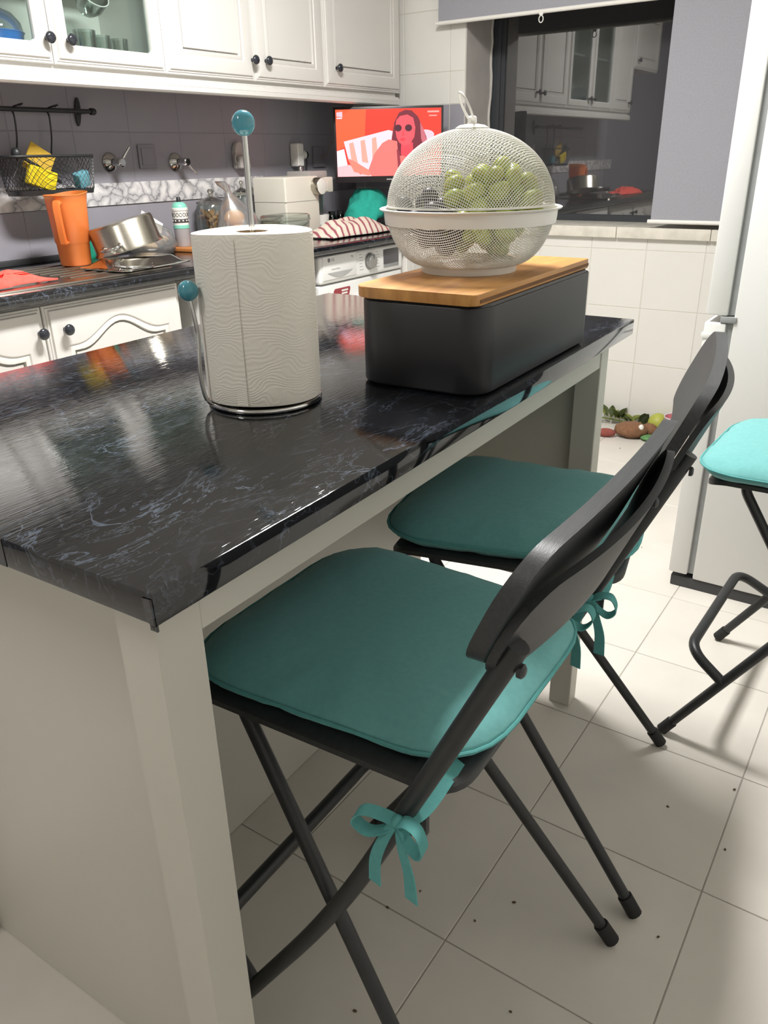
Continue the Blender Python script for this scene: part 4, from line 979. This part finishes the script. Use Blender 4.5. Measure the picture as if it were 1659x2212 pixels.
def make_chair(loc, rz, label):
    t = thing('folding_bar_chair', loc, rz, label, 'chair', 'black folding bar chairs with teal cushions')
    for s_ in (-1, 1):
        f = Vector(F_); k_ = Vector(K_); f.x *= s_; k_.x *= s_; tp = Vector((T_[0]*s_, *T_[1:])); d_ = (k_-f).normalized()
        tube('front_leg', fillet([f+d_*.012, k_, tp], .13, 10), .0104, M_black, t, 14)
        tube('rubber_foot', [f-d_*.004, f+d_*.03], .0128, M_rubber, t, 12)
        r = Vector((R_[0]*s_, *R_[1:])); sp_ = Vector((S_[0]*s_, *S_[1:])); e_ = (sp_-r).normalized()
        tube('rear_leg', fillet([r+e_*.012, sp_+e_*.028, Vector((sp_.x*.97, sp_.y-.055, .597)), Vector((sp_.x*.97, -.06, .595))], .05, 8), .0098, M_black, t, 14)
        tube('rubber_foot', [r-e_*.004, r+e_*.032], .0128, M_rubber, t, 12)
        lathe('back_screw', [(0, 0), (.0065, 0), (.0065, .004), (.004, .006), (0, .006)], M_black, t, 14, 40, Matrix.Rotation(PI/2, 3, 'X'), loc=(.202*s_, -.1915, .806))
        box('hinge_bracket', .192*s_-.004, .192*s_+.004, -.1, -.066, .562, .594, M_black, t, .002)
    J = lambda s_: Vector((.2207*s_, .152, .174))
    tube('footrest', fillet([J(-1), Vector((-.203, .232, .222)), Vector((.203, .232, .222)), J(1)], .045, 8), .0112, M_black, t, 14)
    tube('seat_crossbar', [(-.21, -.086, .578), (.21, -.086, .578)], .008, M_black, t, 10)
    bm = bmesh.new(); so = dense(seat_outline(.178, .168, .262, -.12, .045, .05))
    def zz(x, y, z): return z+(.016*max(0, (abs(x)-.13)/.05)*max(0, (y-.1)/.16) if False else 0)-.012*max(0, (y-.21)/.05)**2
    loft(bm, [[(x, y, zz(x, y, .588)) for x, y in inset(so, .012)], [(x, y, zz(x, y, .592)) for x, y in so], [(x, y, zz(x, y, .6)) for x, y in so], [(x, y, zz(x, y, .604)) for x, y in inset(so, .006)]])
    put('seat', from_bm(bm, 'seat', True, 40), M_plastic, t)
    plate('backrest', .226, .795, .918, -.184, .01, -.42, .017, .05, t, M_plastic)
    plate('backrest_shell', .216, .782, .884, -.207, .028, -.42, .009, .046, t, M_plastic)
    return t
def ribbon(bm, pts, wv, th=.0008):
    P_ = [Vector(p) for p in pts]; rings = []
    for i, p in enumerate(P_):
        w_ = Vector(wv(i/(len(P_)-1))); tg = (P_[min(i+1, len(P_)-1)]-P_[max(0, i-1)]).normalized(); nn = tg.cross(w_).normalized()*th
        rings.append([p-w_+nn, p+w_+nn, p+w_-nn, p-w_-nn])
    loft(bm, rings)
def make_cushion(loc, rz, label, dx=.03, tail=1.0):
    t = thing('seat_cushion', (loc[0], loc[1], .6045), rz, label, 'cushion', 'teal seat cushions on the bar chairs')
    so = [(x+dx, y) for x, y in dense(seat_outline(.206, .178, .288, -.132, .11, .1))]
    rings = [(.05, .0, 0), (.012, .0012, 1), (.003, .009, 1), (0, .0155, 1), (.004, .021, 1), (.02, .031, 1), (.05, .038, .6), (.09, .0415, .4), (.13, .043, .2), (.165, .0435, 0)]
    bm = bmesh.new()
    loft(bm, [[(x, y, z+.0022*wr*nz(x*3, y*3, 14, 3)+.003*wr*nz(x, y, 30, 7)) for x, y in inset(so, d_)] for d_, z, wr in rings])
    put('cushion_pad', from_bm(bm, 'cushion_pad', True, 80), M_teal, t)
    tube('cushion_piping', [(x*1.004, y*1.004, .0165+.001*nz(x, y, 30, 7)) for x, y in so], .0024, M_teal2, t, 6, True)
    for s_ in (-1, 1):
        k = Vector((.222*s_, -.083, -.008)); X = Vector((.006 if s_ > 0 else -.006, 0, 0))
        bm = bmesh.new()
        ribbon(bm, smooth_path([(.155*s_+dx, -.1, .004), (.185*s_, -.1, -.004), (k.x*.96, -.094, -.006), tuple(k)], 5), lambda f: (0, .0065, .003))
        for sg, dz in ((1, 0), (-1, .004)):
            lp = [k, k+Vector((X.x, .014*sg, .008+dz)), k+Vector((X.x*2.5, .032*sg, .013+dz)), k+Vector((X.x*3, .04*sg, .0)), k+Vector((X.x*2, .028*sg, -.015)), k+Vector((X.x, .011*sg, -.009)), k]
            ribbon(bm, smooth_path(lp, 6), lambda f: (.0065, 0, .002))
            tl = [k+Vector((X.x, .004*sg, -.002)), k+Vector((X.x*2, .012*sg, -.022)), k+Vector((X.x*2.2, .02*sg, -.05*tail)), k+Vector((X.x*2, .022*sg, -.084*tail))]
            ribbon(bm, smooth_path(tl, 6), lambda f: (.0015, .0055+.0025*f, 0))
        bmesh.ops.create_uvsphere(bm, u_segments=10, v_segments=8, radius=.008, matrix=Matrix.Translation(k))
        put('tie_bow', from_bm(bm, 'tie_bow', True, 60), M_teal2, t)
    return t
for loc, rz, la, lb, dx in (((.709, .416, 0), .0263, 'black folding bar chair nearest the camera, pushed under the island', 'teal cushion on the chair nearest the camera', .03),
                        ((1.204, .448, 0), .1954, 'black folding bar chair at the far end of the island, turned slightly', 'teal cushion on the second chair along the island', .025),
                        ((1.738, .033, 0), -.033, 'black folding bar chair by the fridge, cut off by the right edge', 'light-struck teal cushion on the chair by the fridge', .0)):
    make_chair(loc, rz, la); make_cushion(loc, rz, lb, dx)

# ================================================================== FRIDGE
t = thing('fridge', (2.203, .475, 0), 0, 'tall white fridge freezer seen from its side, doors to the left', 'fridge')
box('fridge_body', 0, .58, -.68, -.062, .035, 1.82, M_fridge, t, .006)
box('freezer_door', -.002, .582, -.046, .008, .803, 1.815, M_fridge, t, .006)
box('fridge_door', -.002, .582, -.046, .008, .045, .785, M_fridge, t, .006)
box('door_gasket', .006, .574, -.062, -.046, .05, .784, M_seal, t); box('door_gasket', .006, .574, -.062, -.046, .806, 1.81, M_seal, t)
box('handle_recess', -.004, .3, -.02, .012, .742, .757, M_fridge, t, .003)
box('door_hinge', -.003, .02, -.07, -.03, .786, .802, M_seal, t, .002)
box('fridge_plinth', .004, .57, -.66, .0, 0.0, .034, M_darkgrey, t, .004)

# ================================================================== THINGS ON THE FLOOR BY THE WALL
M_leaf = mat('leaf_green', '#59662f', .5, nscale=20, namt=.25); M_leaf2 = mat('leaf_light', '#a3ad5c', .5, nscale=20, namt=.2)
def leaf(L_, W_, m):
    bm = bmesh.new(); a = []; b_ = []; n = 8
    for i in range(n+1):
        f = i/n; w_ = W_*math.sin(PI*min(1, f*.95+.03)); z = .25*L_*math.sin(PI*f*.8)*.4; a.append(bm.verts.new((f*L_, -w_, z))); b_.append(bm.verts.new((f*L_, w_, z)))
    c = [bm.verts.new((f/n*L_, 0, .25*L_*math.sin(PI*f/n*.8)*.4-.004)) for f in range(n+1)]
    for i in range(n): bm.faces.new((a[i], a[i+1], c[i+1], c[i])); bm.faces.new((c[i], c[i+1], b_[i+1], b_[i]))
    bmesh.ops.solidify(bm, geom=list(bm.faces), thickness=.0012); me = from_bm(bm, 'leaf'); me.materials.append(m); return me
t = thing('leaf_garland', (3.6, 1.13, .004), 0, 'artificial leaf garland lying along the foot of the wall', 'garland')
L1, L2 = leaf(.065, .016, M_leaf), leaf(.06, .015, M_leaf2)
tube('garland_stem', smooth_path([(.0, .17, .03), (-.01, .08, .03), (.01, .0, .02), (.0, -.1, .015), (-.03, -.16, .01)]), .004, M_leaf, t, 6)
for k in range(26):
    f = k/25; o = put('leaf', L1 if k % 2 else L2, None, t, (random.uniform(-.015, .015), .17-.3*f, .016+.03*(1-f)+.012*random.random())); o.rotation_euler = (random.uniform(-.4, .4), random.uniform(-.9, -.2), PI/2+random.uniform(-2.4, 2.4))
t = thing('soft_toy', (3.47, 1.02, .0), .3, 'brown soft toy with a reddish foot lying on the floor', 'toy')
M_br = mat('brown_plush', '#7d5a41', .95, nscale=60, namt=.2, bump=.6, bscale=80, bdist=.004)
bm = uvs(.05, .075, .036, 24, 16)
for v in bm.verts: v.co *= 1+.12*NZ.noise(v.co*40)
o = put('toy_body', from_bm(bm, 'toy_body', True, 80), M_br, t, (0, -.01, .036))
put('toy_head', from_bm(uvs(.035, .04, .03), 'toy_head'), M_br, t, (.02, -.085, .034))
put('toy_foot', from_bm(uvs(.02, .045, .02), 'toy_foot'), mat('reddish_plush', '#8d4c43', .95, nscale=60, namt=.15), t, (-.02, .1, .02))
put('toy_patch', from_bm(uvs(.01, .012, .014), 'toy_patch'), M_cream, t, (-.03, -.05, .058))
put('toy_skirt', from_bm(uvs(.035, .04, .012), 'toy_skirt'), mat('green_plush', '#5d8a55', .95, nscale=60, namt=.25), t, (-.03, -.09, .013))
t = thing('toy_cup', (3.57, .84, .001), 0, 'pink plastic cup with a white inside by the wall', 'cup')
lathe('cup_wall', [(0, 0), (.04, 0), (.055, .09), (.0555, .095), (.053, .095), (.038, .006), (0, .006)], mat('pink_plastic', '#d98b90', .4, nscale=10, namt=.03), t)
lathe('cup_lip', [(.0545, .09), (.058, .095), (.057, .099), (.0525, .096)], mat('lilac_white', '#d9d6de', .4, nscale=10, namt=.02), t)
o = tag(put('toy_ball', from_bm(uvs(.045, .045, .045, 24, 16), 'toy_ball'), mat('lime_ball', '#a9ad4a', .5, nscale=20, namt=.05), None, (3.6, .93, .0455)), 'lime green ball resting against the foot of the wall', 'ball')
o = tag(put('dark_bundle', from_bm(uvs(.05, .05, .075, 20, 14), 'dark_bundle'), mat('dark_green_bundle', '#2c332c', .9, nscale=30, namt=.3), None, (3.55, 1.36, .0755)), 'dark green bundle beside the island leg at the wall', 'bundle')
# specks of dirt on the floor
M_sp = mat('dirt_speck', '#5c4a3e', .9, nscale=50, namt=.2)
SP = from_bm(uvs(.0035, .0022, .0012, 8, 6), 'floor_crumb'); SP.materials.append(M_sp)
for k, (x, y) in enumerate(((.86, .53), (.8, .56), (1.0, .15), (.86, .42), (.93, .38), (1.25, .1), (.75, .3), (1.42, .12), (1.3, .22), (3.3, 1.0), (2.4, .62), (.62, .5))):
    o = put('floor_crumb', SP, None, fl, (x, y, .0012)); o.rotation_euler = (0, 0, k*1.3); s_ = .7+.5*((k*37) % 10)/10; o.scale = (s_, s_, 1)
